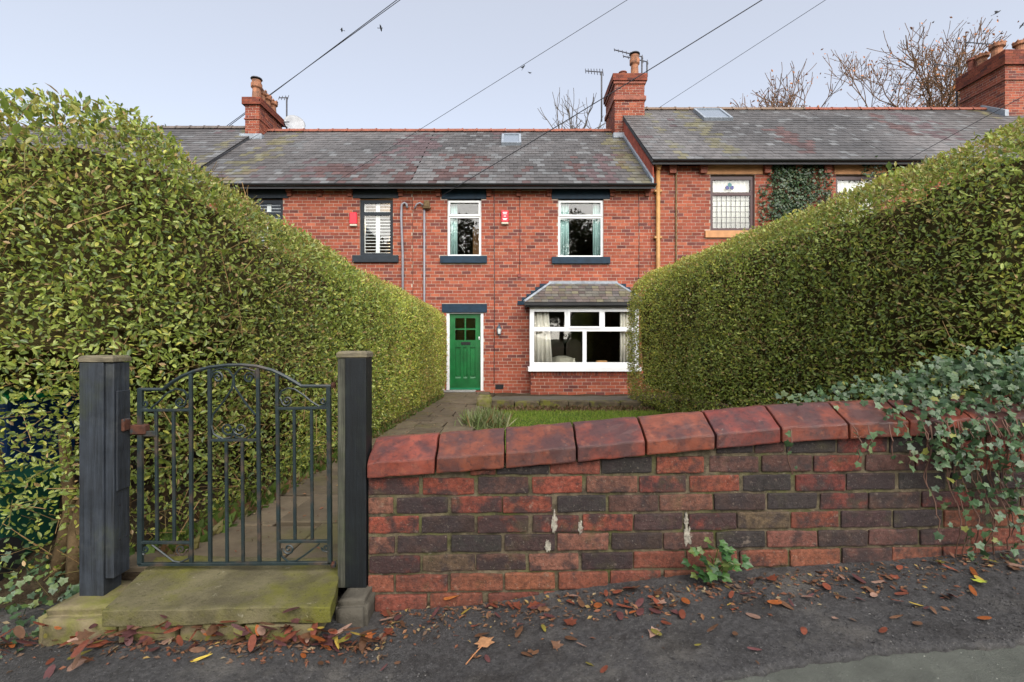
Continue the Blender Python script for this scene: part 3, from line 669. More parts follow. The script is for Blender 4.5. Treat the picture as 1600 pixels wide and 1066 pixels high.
def backing(parent, x0, x1, z0, z1, y, openings, thick=0.26, mat=None):
    """mortar wall with real openings; openings (x0,x1,z0,z1)"""
    xs = sorted({x0, x1, *[min(max(v, x0), x1) for o in openings for v in o[:2]]}); zs = sorted({z0, z1, *[v for o in openings for v in o[2:]]})
    m = MB()
    for a, b_ in zip(xs[:-1], xs[1:]):
        run = None
        for c, d_ in zip(zs[:-1], zs[1:]):
            mx_, mz_ = (a + b_) / 2, (c + d_) / 2
            hole = any(o[0] < mx_ < o[1] and o[2] < mz_ < o[3] for o in openings)
            if hole:
                if run: m.box(a, b_, y, y + thick, *run)
                run = None
            else: run = (run[0], d_) if run else (c, d_)
        if run: m.box(a, b_, y, y + thick, *run)
    m.build('wall', mat or m_hmortar, parent, fix=True)

def slates(parent, x0, x1, ye, ze, yr, zr, rows, w, colour, n_single=0):
    sl_ = math.hypot(yr - ye, zr - ze); ev = sl_ / rows
    vv = Vector((0, (yr - ye) / sl_, (zr - ze) / sl_)); nn = Vector((0, -vv.z, vv.y))
    O = Vector((0, ye, ze))
    bm = bmesh.new(); bmesh.ops.create_cube(bm, size=1); unit_me = bpy.data.meshes.new('slate_unit'); bm.to_mesh(unit_me); bm.free(); unit_me.materials.append(m_slate_o)
    V = []; C = []; cnt = 0
    for r in range(rows):
        off = (w / 2 if r % 2 else 0)
        k = 0; x = x0 - off
        while x < x1 - 0.02:
            a, b_ = max(x, x0) + 0.003, min(x + w, x1) - 0.003
            x += w
            if b_ - a < 0.03: continue
            c = colour((a + b_) / 2, r / rows) * random.uniform(0.82, 1.18)
            lift = random.uniform(0.012, 0.019); v0 = r * ev - random.uniform(0.0, 0.012); v1 = min(v0 + ev * 1.35, sl_)
            if cnt < n_single:
                cnt += 1
                ctr = O + vv * (v0 + v1) / 2 + nn * (lift / 2 + 0.006); ctr.x = (a + b_) / 2
                o = link('slate', unit_me, parent, ctr); ang = math.atan2(vv.z, vv.y) - lift / (v1 - v0)
                o.rotation_euler = (ang, random.uniform(-.004, .004), 0); o.scale = (b_ - a, v1 - v0, 0.008); o.color = (*c, 1)
                continue
            p0 = O + vv * v0 + nn * lift; p1 = O + vv * v1 + nn * 0.004
            q0 = p0 + nn * 0.008; q1 = p1 + nn * 0.006
            for p in (p0, p1, q0, q1):
                V += [(a, p.y, p.z), (b_, p.y, p.z)]
            C += [c] * 8
    n = len(V) // 8
    tf = [(4, 5, 7, 6), (0, 1, 5, 4), (0, 4, 6, 2), (1, 3, 7, 5)]
    fl = np.concatenate([np.array(f) for f in tf])
    if n:
        me = fast_mesh('slate_courses', np.array(V), np.full(n * 4, 4), (fl[None, :] + (np.arange(n) * 8)[:, None]).ravel(), np.array(C)); me.materials.append(m_slate)
        o = link('slate_courses', me, parent); o['kind'] = 'stuff'

EY, RY = 12.12, 16.0
def roof(house, x0, x1, ze, zr, colour, n_single, ridge_mat, rows=22):
    m = MB()
    yb = 2 * RY - EY
    m.prism([(EY, ze - .03), (RY, zr - .03), (yb, ze - .03), (yb, ze - .12), (RY, zr - .14), (EY, ze - .12)], 'x', x0, x1)
    rf = m.build('roof', m_deck, house)
    slates(rf, x0, x1, EY - 0.03, ze - .02, RY, zr - .02, rows, 0.215, colour, n_single)
    L_ = (x1 - x0) / round((x1 - x0) / .46); x = x0
    bm = bmesh.new(); me = None
    prof = [(0.13 * math.cos(t), 0.115 * math.sin(t)) for t in np.linspace(0, math.pi, 7)]
    mm = MB().prism([(p[0], p[1]) for p in prof], 'x', -L_ / 2 + .004, L_ / 2 - .004)
    mm.prism([(p[0] * 1.14, p[1] * 1.14) for p in prof], 'x', L_ / 2 - 0.045, L_ / 2 - .003)
    me = mm.mesh('ridge_tile'); me.materials.append(ridge_mat); bm.free()
    while x < x1 - 0.2:
        o = link('ridge_tile', me, rf, (x + L_ / 2, RY, zr - 0.055 + random.uniform(-.006, .006))); o.rotation_euler = (0, random.uniform(-.01, .01), 0)
        x += L_
    return rf
def window(house, x0, x1, z0, z1, y, mat, rails=(), mull=(), w=0.055, d=0.06, glass=True, name='window'):
    """frame with rails (heights) and mullions ((x,zlo,zhi)); returns the frame"""
    m = MB().box(x0, x0 + w, y, y + d, z0, z1).box(x1 - w, x1, y, y + d, z0, z1).box(x0 + w, x1 - w, y, y + d, z0, z0 + w).box(x0 + w, x1 - w, y, y + d, z1 - w, z1)
    for zr_ in rails: m.box(x0 + w, x1 - w, y, y + d, zr_ - w * .5, zr_ + w * .5)
    for xm, a, b_ in mull: m.box(xm - w * .45, xm + w * .45, y + .002, y + d - .002, a, b_)
    fr = m.build(name, mat, house)
    if glass:
        zs = [z0 + w] + [v for r_ in rails for v in (r_ - w * .5, r_ + w * .5)] + [z1 - w]
        for a, b_ in zip(zs[::2], zs[1::2]):
            cuts = [x0 + w] + [v for xm, c, e in mull if c < (a + b_) / 2 < e for v in (xm - w * .45, xm + w * .45)] + [x1 - w]
            for c, e in zip(cuts[::2], cuts[1::2]):
                MB().box(c, e, y + .028, y + .034, a, b_).build('pane', m_glass, fr)
    return fr
def sash(fr, x0, x1, z0, z1, y, mat, w=0.04):        # opening light standing proud of the frame
    MB().box(x0, x0 + w, y - .022, y + .02, z0, z1).box(x1 - w, x1, y - .022, y + .02, z0, z1).box(x0 + w, x1 - w, y - .022, y + .02, z0, z0 + w).box(x0 + w, x1 - w, y - .022, y + .02, z1 - w, z1).build('sash', mat, fr)
def curtain(house, x0, x1, z0, z1, y, mat, folds=5, amp=0.03, flare=0.0):
    n = folds * 8; V = []; F_ = []
    for i in range(n + 1):
        t = i / n; xx = x0 + (x1 - x0) * t; yy = y + amp * math.sin(t * folds * 2 * math.pi) + amp * .4 * math.sin(t * 13 + 1)
        for s, zz in enumerate((z0, (z0 + z1) / 2, z1)):
            V.append((xx + (flare * (t if x1 > x0 else 1 - t)) * (1 - s / 2), yy, zz))
    for i in range(n):
        for s in range(2): F_.append((i*3+s, (i+1)*3+s, (i+1)*3+s+1, i*3+s+1))
    o = MB().add(V, F_).build('curtain', mat, house, smooth=True, fix=False)
    md = o.modifiers.new('thick', 'SOLIDIFY'); md.thickness = 0.004
def beam(name, mat, house, x0, x1, z0, z1, y0=HY - 0.02, y1=HY + 0.1): return MB().box(x0, x1, y0, y1, z0, z1).build(name, mat, house, bevel=0.006)
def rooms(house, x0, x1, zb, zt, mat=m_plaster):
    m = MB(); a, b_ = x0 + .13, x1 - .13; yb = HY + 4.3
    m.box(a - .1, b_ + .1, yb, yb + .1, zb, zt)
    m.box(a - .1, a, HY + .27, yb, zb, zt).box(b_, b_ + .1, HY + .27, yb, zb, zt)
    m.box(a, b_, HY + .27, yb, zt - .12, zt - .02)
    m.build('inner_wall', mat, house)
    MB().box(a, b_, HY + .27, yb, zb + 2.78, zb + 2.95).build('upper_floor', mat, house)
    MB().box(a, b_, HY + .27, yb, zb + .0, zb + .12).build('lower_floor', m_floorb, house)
def corbels(house, xs, zt, mat, n=2):
    for x in xs:
        MB().box(x - .065, x + .065, HY - .11, HY + .05, zt - .085, zt - .003).box(x - .055, x + .055, HY - .055, HY + .05, zt - .175, zt - .088).build('corbel', mat, house, bevel=0.006)
def gutter(house, x0, x1, z):
    pr = [(0.055 * math.cos(t), 0.055 * math.sin(t)) for t in np.linspace(math.pi, 2 * math.pi, 8)]
    pr = pr + [(p[0] * .85, p[1] * .85) for p in pr[::-1]]
    MB().prism([(EY - 0.03 + p[0], z + p[1]) for p in pr], 'x', x0, x1).build('gutter', m_black, house)
    MB().box(x0, x1, EY + .03, EY + .055, z - .10, z + .03).build('fascia', m_black, house)
def hill(house, x0, x1): pass
def shell(house, x0, x1, zb, ze, zr):   # side and back walls that carry the roof
    yb = 2 * RY - HY
    poly = [(HY + .27, zb), (yb, zb), (yb, ze - .1), (RY, zr - .16), (HY + .27, ze - .1)]
    MB().prism(poly, 'x', x0 + .004, x0 + .11).build('gable_wall', m_hmortar, house)
    MB().prism(poly, 'x', x1 - .11, x1 - .004).build('gable_wall', m_hmortar, house)
    MB().box(x0 + .11, x1 - .11, yb - .2, yb, zb, ze - .1).build('back_wall', m_hmortar, house)

ZB = CZ - 1.5
Z_E, Z_R = fz(0) * 0 + CZ + 3.94, CZ + 6.95
def slate_col(base_purple, moss):
    def f(x, t):
        p = np.array([[x, t * 5, 0.0]])
        n1 = noise3(p, 1.1)[0]; n2 = noise3(p * np.array([1, .35, 1]) + 7, 1.6)[0]
        c = np.array((0.086, 0.081, 0.081)) * (1 + 0.28 * n1)
        if n2 + random.uniform(-.5, .5) > base_purple - 0.5 * (0.5 - t): c = np.array((0.082, 0.055, 0.058))
        if random.random() < 0.12: c = np.array((0.115, 0.117, 0.12))
        for (mx, mw) in moss:
            if abs(x - mx) < mw * random.uniform(.2, 1.3) and random.random() < .75: q_ = random.uniform(.2, .6); c = c * (1 - q_) + np.array((0.15, 0.135, 0.045)) * q_
        return c
    return f
def red_patches(lst, f):
    def g_(x, t):
        for xa, xb, ta, tb in lst:
            if xa + random.uniform(-.25, .25) < x < xb + random.uniform(-.25, .25) and ta < t + random.uniform(-.08, .08) < tb and random.random() < .8:
                return np.array((0.074, 0.041, 0.038)) * random.uniform(.75, 1.2)
        return f(x, t)
    return g_
RX = lambda x, t: (x - 800) / F * (EY + (RY - EY) * t)

# ---- centre house
CX0, CX1 = -2.54, 3.56
ch = thing('terraced_house', 'red brick terraced house with a green front door and white bay window', 'house', (0.5, HY, ZB), 'terraced houses')
w1 = (fx(699), fx(752), fz(401), fz(311)); w2 = (fx(872), fx(943), fz(402.5), fz(311))
dr = (fx(697.5), fx(755.5), fz(616), fz(488))
BY = 11.95; BS = F / BY
bx = lambda x: (x - 800) / BS
bz = lambda y: CZ + (533 - y) / BS
bay_o = (bx(828) + .09, bx(998) - .09, bz(576), bz(481))
ops = [w1, w2, dr, bay_o]
ZT = Z_E - .06
backing(ch, CX0, CX1, ZB, ZT, HY + .0035, ops)
lint = [(fx(690), fx(760), fz(311), fz(297)), (fx(862), fx(953), fz(311), fz(297)), (fx(690.5), fx(761), fz(488.5), fz(475))]
sil = [(fx(688), fx(761), fz(411.5), fz(400.5)), (fx(862), fx(953), fz(412.5), fz(402))]
bayface = (bx(829), bx(997), ZB, bz(470))
rel = lambda o: (o[0] - CX0, o[1] - CX0, o[2] - ZB, o[3] - ZB)
bricks(ch, (CX0, HY, ZB), (1, 0, 0), (0, -1, 0), CX1 - CX0, ZT - ZB, [rel(o) for o in ops + lint + sil + [bayface]], 190, lambda u, v: abs(u + CX0 - .05) + abs(v - 1.3) * .6)
for o in lint: beam('lintel', m_navy, ch, *o)
for o in sil: beam('window_sill', m_navy, ch, o[0], o[1], o[2], o[3], HY - .07, HY + .12)
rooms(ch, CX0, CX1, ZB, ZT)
shell(ch, CX0, CX1, ZB, Z_E, Z_R)
fr = window(ch, *w1[:2], w1[2] + .0, w1[3] - .02, HY + .06, m_white, rails=[fz(338)], w=0.06)
sash(fr, w1[0] + .03, w1[1] - .03, fz(337), w1[3] - .045, HY + .055, m_white)
fr = window(ch, *w2[:2], w2[2], w2[3] - .02, HY + .06, m_white, rails=[fz(338.5)], w=0.06)
sash(fr, w2[0] + .03, w2[1] - .03, fz(337.5), w2[3] - .045, HY + .055, m_white)
curtain(ch, w1[0] + .03, w1[0] + .24, w1[2] + .03, w1[3] - .03, HY + .17, m_curt, 3, .02)
curtain(ch, w2[0] + .03, w2[0] + .30, w2[2] + .03, w2[3] - .03, HY + .17, m_curt, 4, .02)
curtain(ch, w2[1] - .24, w2[1] - .03, w2[2] + .03, w2[3] - .03, HY + .17, m_curt, 3, .02)
MB().box(-1.1, -.55, HY + 1.2, HY + 1.7, CZ + 1.6, CZ + 3.2).box(-.95, -.75, HY + 1.1, HY + 1.18, CZ + 2.1, CZ + 2.9).build('wardrobe', m_wood, ch)
# door
DY = HY + .09
dx0, dx1, dz0, dz1 = fx(702), fx(751), fz(610.5), fz(490)
MB().box(dr[0], dx0, HY + .03, HY + .14, fz(616), dr[3]).box(dx1, dr[1], HY + .03, HY + .14, fz(616), dr[3]).box(dx0, dx1, HY + .03, HY + .14, dz1, dr[3] - .002).build('door_frame', m_white, ch)
W_ = dx1 - dx0; H_ = dz1 - dz0
zg0, zg1 = fz(531.5), fz(497); xg0, xg1 = dx0 + .14, dx1 - .14
m = MB().box(dx0, xg0, DY, DY + .045, dz0, dz1).box(xg1, dx1, DY, DY + .045, dz0, dz1).box(xg0, xg1, DY, DY + .045, zg1, dz1)
xm, zm = (xg0 + xg1) / 2, (zg0 + zg1) / 2
m.box(xm - .018, xm + .018, DY, DY + .045, zg0, zg1).box(xg0, xm - .018, DY, DY + .045, zm - .018, zm + .018).box(xm + .018, xg1, DY, DY + .045, zm - .018, zm + .018)
pz0, pz1 = fz(592), fz(544)
m.box(xg0, xg1, DY, DY + .045, pz1 + .02, zg0).box(xg0, xg1, DY, DY + .045, dz0, pz0)
m.box(xg0 - .0, xg0 + .0, DY, DY, pz0, pz1) if False else None
pw = (xg1 - xg0) / 3
for k in (1, 2): m.box(xg0 + pw * k - .035, xg0 + pw * k + .035, DY, DY + .045, pz0, pz1 + .02)
m.box(xg0, xg1, DY + .026, DY + .044, pz0, pz1 + .02)
door = m.build('front_door', m_green, ch)
for a, b_ in ((xg0, xm - .018), (xm + .018, xg1)):
    for c, e in ((zg0, zm - .018), (zm + .018, zg1)): MB().box(a, b_, DY + .02, DY + .026, c, e).build('pane', m_glass, door)
for k in range(3):
    a = xg0 + pw * k + (.037 if k else .002); b_ = xg0 + pw * (k + 1) - (.037 if k < 2 else .002)
    MB().prism([(DY - .006, pz0 + .004), (DY + .026, pz0 + .004), (DY + .026, pz0 + .045)], 'x', a, b_).build('panel_moulding', m_green, door)
    MB().box(a + .012, b_ - .012, DY + .016, DY + .0255, pz0 + .06, pz1 - .02).build('panel', m_green, door, bevel=.006)
MB().box(dx0 + .004, dx1 - .004, DY - .03, DY - .002, dz0 + .005, dz0 + .06).build('weather_bar', M('green_paint_bar', (0.01, 0.17, 0.075), rough=.3), door, bevel=.008)
MB().box(fx(720), fx(734.5), DY - .012, DY - .001, fz(539), fz(534.5)).build('letterbox', m_black, door, bevel=.004)
MB().box(dx1 - .055, dx1 - .03, DY - .012, DY - .001, fz(531), fz(526)).box(dx1 - .06, dx1 - .025, DY - .03, DY - .012, fz(529), fz(527.5)).build('door_handle', m_white, door, bevel=.003)
beam('threshold', m_clayt, ch, dr[0] - .02, dr[1] + .02, fz(616.5) - .02, dz0 - .004, HY - .16, HY + .14)
tag(MB().box(fx(699), fx(745), HY - .62, HY - .2, path_z(11.9) + .004, path_z(11.9) + .022).build('door_mat', m_mat_grey, bevel=.004), 'pale grey door mat below the green front door', 'mat')
# bay window
bf = bx(829), bx(997)
bzb, bzs = ZB, bz(580.5)
hb = bzs - bzb
MB().box(bf[0] + .01, bf[1] - .01, BY + .0035, HY + .003, bzb, bzs - .002).build('bay_base', m_hmortar, ch)
bricks(ch, (bf[0], BY, bzb), (1, 0, 0), (0, -1, 0), bf[1] - bf[0], hb - .11, (), 110, lambda u, v: -v, 0.92, 'bay_brickwork')
bricks(ch, (bf[0], HY, bzb), (0, -1, 0), (-1, 0, 0), HY - BY, hb - .11, (), 0, None, 0.92, 'bay_brickwork')
bricks(ch, (bf[1], BY, bzb), (0, 1, 0), (1, 0, 0), HY - BY, hb - .11, (), 0, None, 0.92, 'bay_brickwork')
x = bf[0]
while x < bf[1] - .03:
    c = np.array(bp_c)[rng.choice(len(bp_c), p=bp_w)] * random.uniform(.7, 1)
    o = link('soldier_brick', UNIT, ch, (x + .036, BY + .0, bzs - .052)); o.scale = (.064, .05, .095); o.color = (*c, 1)
    x += .0755
MB().box(bx(825), bx(1001), BY - .09, HY - .001, bzs, bz(573.5)).build('bay_sill', m_white, ch, bevel=.006)
wz0, wz1 = bz(573) , bz(480.5)
rz = bz(514.5)
bw = window(ch, bx(828), bx(998), wz0, wz1, BY, m_white, rails=[rz], mull=[(bx(913.5), wz0 + .07, rz - .03), (bx(885.5), rz + .03, wz1 - .06), (bx(942), rz + .03, wz1 - .06)], w=0.105, d=0.08, name='bay_window')
sash(bw, bx(887), bx(940), bz(513.5), bz(484), BY, m_white, .055)
for xx, s in ((bx(828), 0), (bx(998), 1)):       # glazed cheeks
    a, b_ = (xx + .002, xx + .062) if s == 0 else (xx - .062, xx - .002)
    m = MB().box(a, b_, BY + .081, BY + .14, wz0, wz1).box(a, b_, HY - .06, HY - .001, wz0, wz1).box(a, b_, BY + .14, HY - .06, wz0, wz0 + .09).box(a, b_, BY + .14, HY - .06, wz1 - .09, wz1)
    sd = m.build('bay_side_frame', m_white, ch)
    MB().box((a + b_) / 2 - .003, (a + b_) / 2 + .003, BY + .14, HY - .06, wz0 + .09, wz1 - .09).build('pane', m_glass, sd)
curtain(ch, bx(836), bx(858), wz0 + .02, wz1 - .02, BY + .15, m_curt2, 4, .03, .10)
curtain(ch, bx(990), bx(971), wz0 + .02, wz1 - .02, BY + .15, m_curt2, 4, .03)
# bay roof, hipped
be0, be1, bt0, bt1 = bx(819), bx(1007), fx(860), fx(962)
ze_, zt_ = bz(474), fz(444)
bry = BY - .14
br = MB().add([(be0, bry, ze_), (be1, bry, ze_), (be1, HY, ze_), (be0, HY, ze_), (bt0, HY, zt_), (bt1, HY, zt_)],
              [(0, 1, 5, 4), (1, 2, 5), (3, 0, 4), (2, 3, 4, 5), (0, 3, 2, 1)]).build('bay_roof', m_deck, ch)
br_sl = math.hypot(HY - bry, zt_ - ze_); nrow = 7
vv = Vector((0, (HY - bry) / br_sl, (zt_ - ze_) / br_sl)); nn = Vector((0, -vv.z, vv.y))
for r in range(nrow):
    t0, t1 = r / nrow, min(1, (r + 1.3) / nrow)
    xa = be0 + (bt0 - be0) * t0 + .01; xb = be1 + (bt1 - be1) * t0 - .01
    x = xa - random.uniform(0, .15)
    while x < xb:
        a, b_ = max(x, xa), min(x + .165, xb); x += .168
        if b_ - a < .03: continue
        sh = lambda xx: max(min(xx, be1 + (bt1 - be1) * t1), be0 + (bt0 - be0) * t1)
        p0 = Vector((0, bry - .02, ze_)) + vv * (t0 * br_sl) + nn * .02; p1 = Vector((0, bry - .02, ze_)) + vv * (t1 * br_sl) + nn * .006
        pts = [(a, p0.y, p0.z), (b_ - .004, p0.y, p0.z), (sh(b_ - .004), p1.y, p1.z), (sh(a), p1.y, p1.z)]
        m = MB().hexa(pts + [(q[0], q[1] + nn.y * .009, q[2] + nn.z * .009) for q in pts])
        o = m.build('slate', m_slate_o, br); k = random.uniform(.75, 1.25)
        c = random.choice([(0.10, 0.095, 0.082), (0.12, 0.10, 0.08), (0.09, 0.082, 0.08), (0.125, 0.115, 0.075), (0.10, 0.08, 0.074)]); o.color = (c[0] * k, c[1] * k, c[2] * k, 1)
for sgn, ea, ta in ((-1, be0, bt0), (1, be1, bt1)):  # hip flashings and stepped lead against the wall
    MB().tube([(ea, bry, ze_ + .035), (ta, HY - .01, zt_ + .03)], .035, 6).build('hip_flashing', m_lead, br)
    for k in range(6):
        t = k / 6; xx = ea + (ta - ea) * t; zz = ze_ + (zt_ - ze_) * t
        a, b_ = sorted((xx + sgn * .16, xx - sgn * .1)); MB().box(a, b_, HY - .022, HY - .003, zz - .005, zz + .095).build('step_flashing', m_navy, br)
MB().box(bt0 - .04, bt1 + .04, HY - .04, HY - .003, zt_ - .03, zt_ + .07).build('top_flashing', m_lead, br)
MB().box(be0 + .02, be1 - .02, bry + .012, bry + .06, ze_ - .1, ze_ - .005).box(be0 + .0, be1 - .0, bry - .06, bry + .01, ze_ - .065, ze_ + .004).box(be0 + .02, be0 + .07, bry + .06, HY - .003, ze_ - .1, ze_ - .005).build('bay_gutter', m_black, ch)
# furniture in the bay room
MB().box(bx(934), bx(951), BY + .16, BY + .3, wz0 + .0, wz0 + .14).build('wooden_box', m_wood, ch, bevel=.01)
MB().lathe(bx(898), BY + .2, [(.035, wz0), (.05, wz0 + .1), (.03, wz0 + .16), (.04, wz0 + .2)], 12).build('vase', m_cream, ch)
for cx_ in (1.25, 1.75):
    pts = [(cx_ + .22 * math.cos(t), CZ - .15 + .22 * math.sin(t)) for t in np.linspace(0, math.pi, 10)] + [(cx_ - .22, CZ - .9), (cx_ + .22, CZ - .9)]
    MB().prism(pts, 'y', HY + 1.3, HY + 1.36).build('chair_back', m_dwood, ch)
MB().lathe(1.35, HY + .7, [(.05, CZ - 1.2), (.3, CZ - .95), (.34, CZ - .7), (.28, CZ - .45), (.1, CZ - .4)], 14).build('armchair', m_cream, ch)
# roof
cs = slate_col(0.85, [(3.25, .38)])
patch = [(RX(680, 0), RX(708, 0), 0, .5), (RX(715, 0), RX(752, 0), 0, .5), (RX(895, 0), RX(912, 0), .08, .42), (RX(812, 0), RX(822, 0), .05, .22)]
roof(ch, CX0, CX1 - .01, Z_E, Z_R, red_patches(patch, cs), 300, m_terra)
gutter(ch, CX0, CX1 + .05, Z_E - .01)
corbels(ch, [fx(v) for v in (684.5, 764, 810.5, 858, 956.5, 1011)], Z_E - .06, m_terra)
def skylight(house, x0, x1, t0, t1, ze, zr, fm):
    sl_ = math.hypot(RY - EY, zr - ze); v_ = Vector((0, (RY - EY) / sl_, (zr - ze) / sl_)); n_ = Vector((0, -v_.z, v_.y)); O = Vector((0, EY, ze))
    def pt(x, t, h): q = O + v_ * (t * sl_) + n_ * h; return (x, q.y, q.z)
    def bx_(m, a, b_, c, e, h0, h1):
        m.hexa([pt(a, c, h0), pt(b_, c, h0), pt(b_, e, h0), pt(a, e, h0), pt(a, c, h1), pt(b_, c, h1), pt(b_, e, h1), pt(a, e, h1)])
    m = MB(); w = .07; wt = w / sl_
    bx_(m, x0, x0 + w, t0, t1, 0, .10); bx_(m, x1 - w, x1, t0, t1, 0, .10); bx_(m, x0 + w, x1 - w, t0, t0 + wt, 0, .10); bx_(m, x0 + w, x1 - w, t1 - wt, t1, 0, .11)
    s = m.build('skylight', fm, house)
    m = MB(); bx_(m, x0 + w, x1 - w, t0 + wt, t1 - wt, .05, .075); m.build('pane', M('skylight_glass', (0.16, 0.19, 0.23), rough=.15, spec=.8, var=()), s)
skylight(ch, RX(784, .8), RX(814, .8), .66, .86, Z_E, Z_R, m_lead)

# chimneys
def chimney(house, x0, x1, y0, y1, z0, z1, bands, pots):
    t = MB().box(x0 + .0035, x1 - .0035, y0 + .0035, y1 - .0035, z0, z1).build('chimney', m_hmortar, house)
    h = z1 - z0
    dk = 0.8
    bricks(t, (x0, y0, z0), (1, 0, 0), (0, -1, 0), x1 - x0, h, (), 0, None, dk)
    bricks(t, (x0, y1, z0), (0, -1, 0), (-1, 0, 0), y1 - y0, h, (), 0, None, dk)
    bricks(t, (x1, y0, z0), (0, 1, 0), (1, 0, 0), y1 - y0, h, (), 0, None, dk)
    for za, zb_, o in bands:
        MB().box(x0 - o, x1 + o, y0 - o, y1 + o, za, zb_).build('oversail_course', m_terra if o < .05 else M('sooty_brick', (0.16, 0.07, 0.05), rough=.9, var=(9, .4), dirt=[((.10, .10, .04), 4, .5, .7, .6), ((.04, .03, .03), 7, .5, .7, .6)], bump=[(40, .5, .01)]), t, bevel=.01)
        if o >= .05:
            for O_, U_, N_, w_ in (((x0 - o, y0 - o, za), (1, 0, 0), (0, -1, 0), x1 - x0 + 2 * o), ((x0 - o, y1 + o, za), (0, -1, 0), (-1, 0, 0), y1 - y0 + 2 * o), ((x1 + o, y0 - o, za), (0, 1, 0), (1, 0, 0), y1 - y0 + 2 * o)):
                bricks(t, Vector(O_) + Vector(N_) * .004, U_, N_, w_, zb_ - za - .01, (), 0, None, .62)
    for px, py, hh, r, kind in pots:
        zt = z1 + .04
        MB().box(px - r * 1.5, px + r * 1.5, py - r * 1.5, py + r * 1.5, z1 - .02, zt).build('flaunching', m_gstone, t, bevel=.02)
        if kind == 'tall':
            m = MB().lathe(px, py, [(r, zt), (r * .86, zt + hh * .55), (r * 1.2, zt + hh * .62), (r * 1.2, zt + hh * .82), (r, zt + hh * .86), (r, zt + hh)], 14)
            p = m.build('chimney_pot', m_pot, t)
            MB().lathe(px, py, [(r * 1.3, zt + hh + .04), (r * 1.2, zt + hh + .07), (r * .3, zt + hh + .12)], 12).tube([(px - r * .8, py, zt + hh - .02), (px - r * .8, py, zt + hh + .05)], .012).tube([(px + r * .8, py, zt + hh - .02), (px + r * .8, py, zt + hh + .05)], .012).build('cowl', m_alu, p)
        elif kind == 'crown':
            m = MB().lathe(px, py, [(r, zt), (r * .85, zt + hh * .6), (r * 1.25, zt + hh * .68), (r * 1.25, zt + hh * .9)], 14)
            for k in range(7):
                th = k / 7 * 2 * PI; cx_, cy_ = px + math.cos(th) * r * 1.1, py + math.sin(th) * r * 1.1
                m.add([(cx_ - .04, cy_ - .04, zt + hh * .89), (cx_ + .04, cy_ - .04, zt + hh * .89), (cx_ + .04, cy_ + .04, zt + hh * .89), (cx_ - .04, cy_ + .04, zt + hh * .89), (cx_, cy_, zt + hh * 1.04)], [(0, 1, 4), (1, 2, 4), (2, 3, 4), (3, 0, 4), (3, 2, 1, 0)])
            m.build('chimney_pot', m_pot, t)
        else:
            MB().lathe(px, py, [(r, zt), (r * .9, zt + hh), (r * 1.15, zt + hh), (r * 1.15, zt + hh * 1.15)], 14).build('chimney_pot', m_terra, t)
    return t
c1 = chimney(ch, 3.27, 4.22, 15.4, 16.85, CZ + 6.2, CZ + 8.5, [(CZ + 8.18, CZ + 8.27, .04), (CZ + 8.27, CZ + 8.5, .07), (CZ + 7.66, CZ + 7.80, .045)],
        [(3.98, 15.7, .72, .135, 'tall'), (3.6, 15.72, .16, .12, 'low'), (3.5, 16.4, .3, .12, 'low')])
MB().box(3.2, 4.3, 15.28, 15.44, CZ + 6.42, CZ + 6.6).build('apron_flashing', m_lead, c1, bevel=.02)

# ---- left house
lh = thing('terraced_house', 'red brick terraced house with charcoal window frames and white shutters, left of the green door', 'house', (-5.4, HY, ZB), 'terraced houses')
LX0, LX1 = -8.27, -2.55
lw = (fx(562), fx(614), fz(400), fz(310)); lw2 = (fx(390), fx(442), fz(400), fz(310))
ll = [(fx(551.5), fx(623), fz(310), fz(297)), (fx(380.5), fx(451), fz(310), fz(297))]
lsil = [(fx(551.5), fx(623), fz(410.5), fz(399.5)), (fx(380.5), fx(451), fz(410.5), fz(399.5))]
backing(lh, LX0, LX1, ZB, ZT, HY + .0035, [lw, lw2])
relL = lambda o: (o[0] - LX0, o[1] - LX0, o[2] - ZB, o[3] - ZB)
bricks(lh, (LX0, HY, ZB), (1, 0, 0), (0, -1, 0), LX1 - LX0, ZT - ZB, [relL(o) for o in [lw, lw2] + ll + lsil], 0, None, 0.97)
for o in ll: beam('lintel', m_charcoal, lh, *o)
for o in lsil: beam('window_sill', m_charcoal, lh, o[0], o[1], o[2], o[3], HY - .07, HY + .12)
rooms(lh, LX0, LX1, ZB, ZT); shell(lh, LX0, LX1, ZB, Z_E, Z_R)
for wv in (lw, lw2):
    window(lh, *wv[:2], wv[2], wv[3] - .03, HY + .06, m_charcoal, rails=[fz(333)], w=.085, d=.07)
    sy = HY + .14; a, b_, c, e = wv[0] + .05, wv[1] - .05, wv[2] + .06, wv[3] - .07
    sh_ = MB().box(a, a + .05, sy, sy + .03, c, e).box(b_ - .05, b_, sy, sy + .03, c, e).box((a + b_) / 2 - .05, (a + b_) / 2 + .05, sy, sy + .03, c, e).build('shutter_frame', m_white, lh)
    zz = c + .03
    while zz < e - .02:
        for p, q in ((a + .05, (a + b_) / 2 - .05), ((a + b_) / 2 + .05, b_ - .05)):
            o = MB().hexa([(p, sy - .012, zz), (q, sy - .012, zz), (q, sy + .035, zz + .018), (p, sy + .035, zz + .018), (p, sy - .012, zz + .008), (q, sy - .012, zz + .008), (q, sy + .035, zz + .026), (p, sy + .035, zz + .026)]).build('louvre', m_white, sh_)
        zz += .082
lamp = bpy.data.lights.new('room_lamp', 'POINT'); lamp.energy = 26; lamp.color = (1, .62, .28); lamp.shadow_soft_size = .12
lo = bpy.data.objects.new('room_lamp', lamp); COL.objects.link(lo); lo.parent = lh; lo.location = Vector((fx(588), HY + 1.6, CZ + 3.3)) - wloc(lh)
roof(lh, LX0, CX0, Z_E, Z_R, red_patches([(RX(455, 0), RX(560, 0), .06, .30), (RX(590, 0), RX(640, 0), 0, .25)], slate_col(0.8, [(-7.2, .5)])), 0, m_terra)
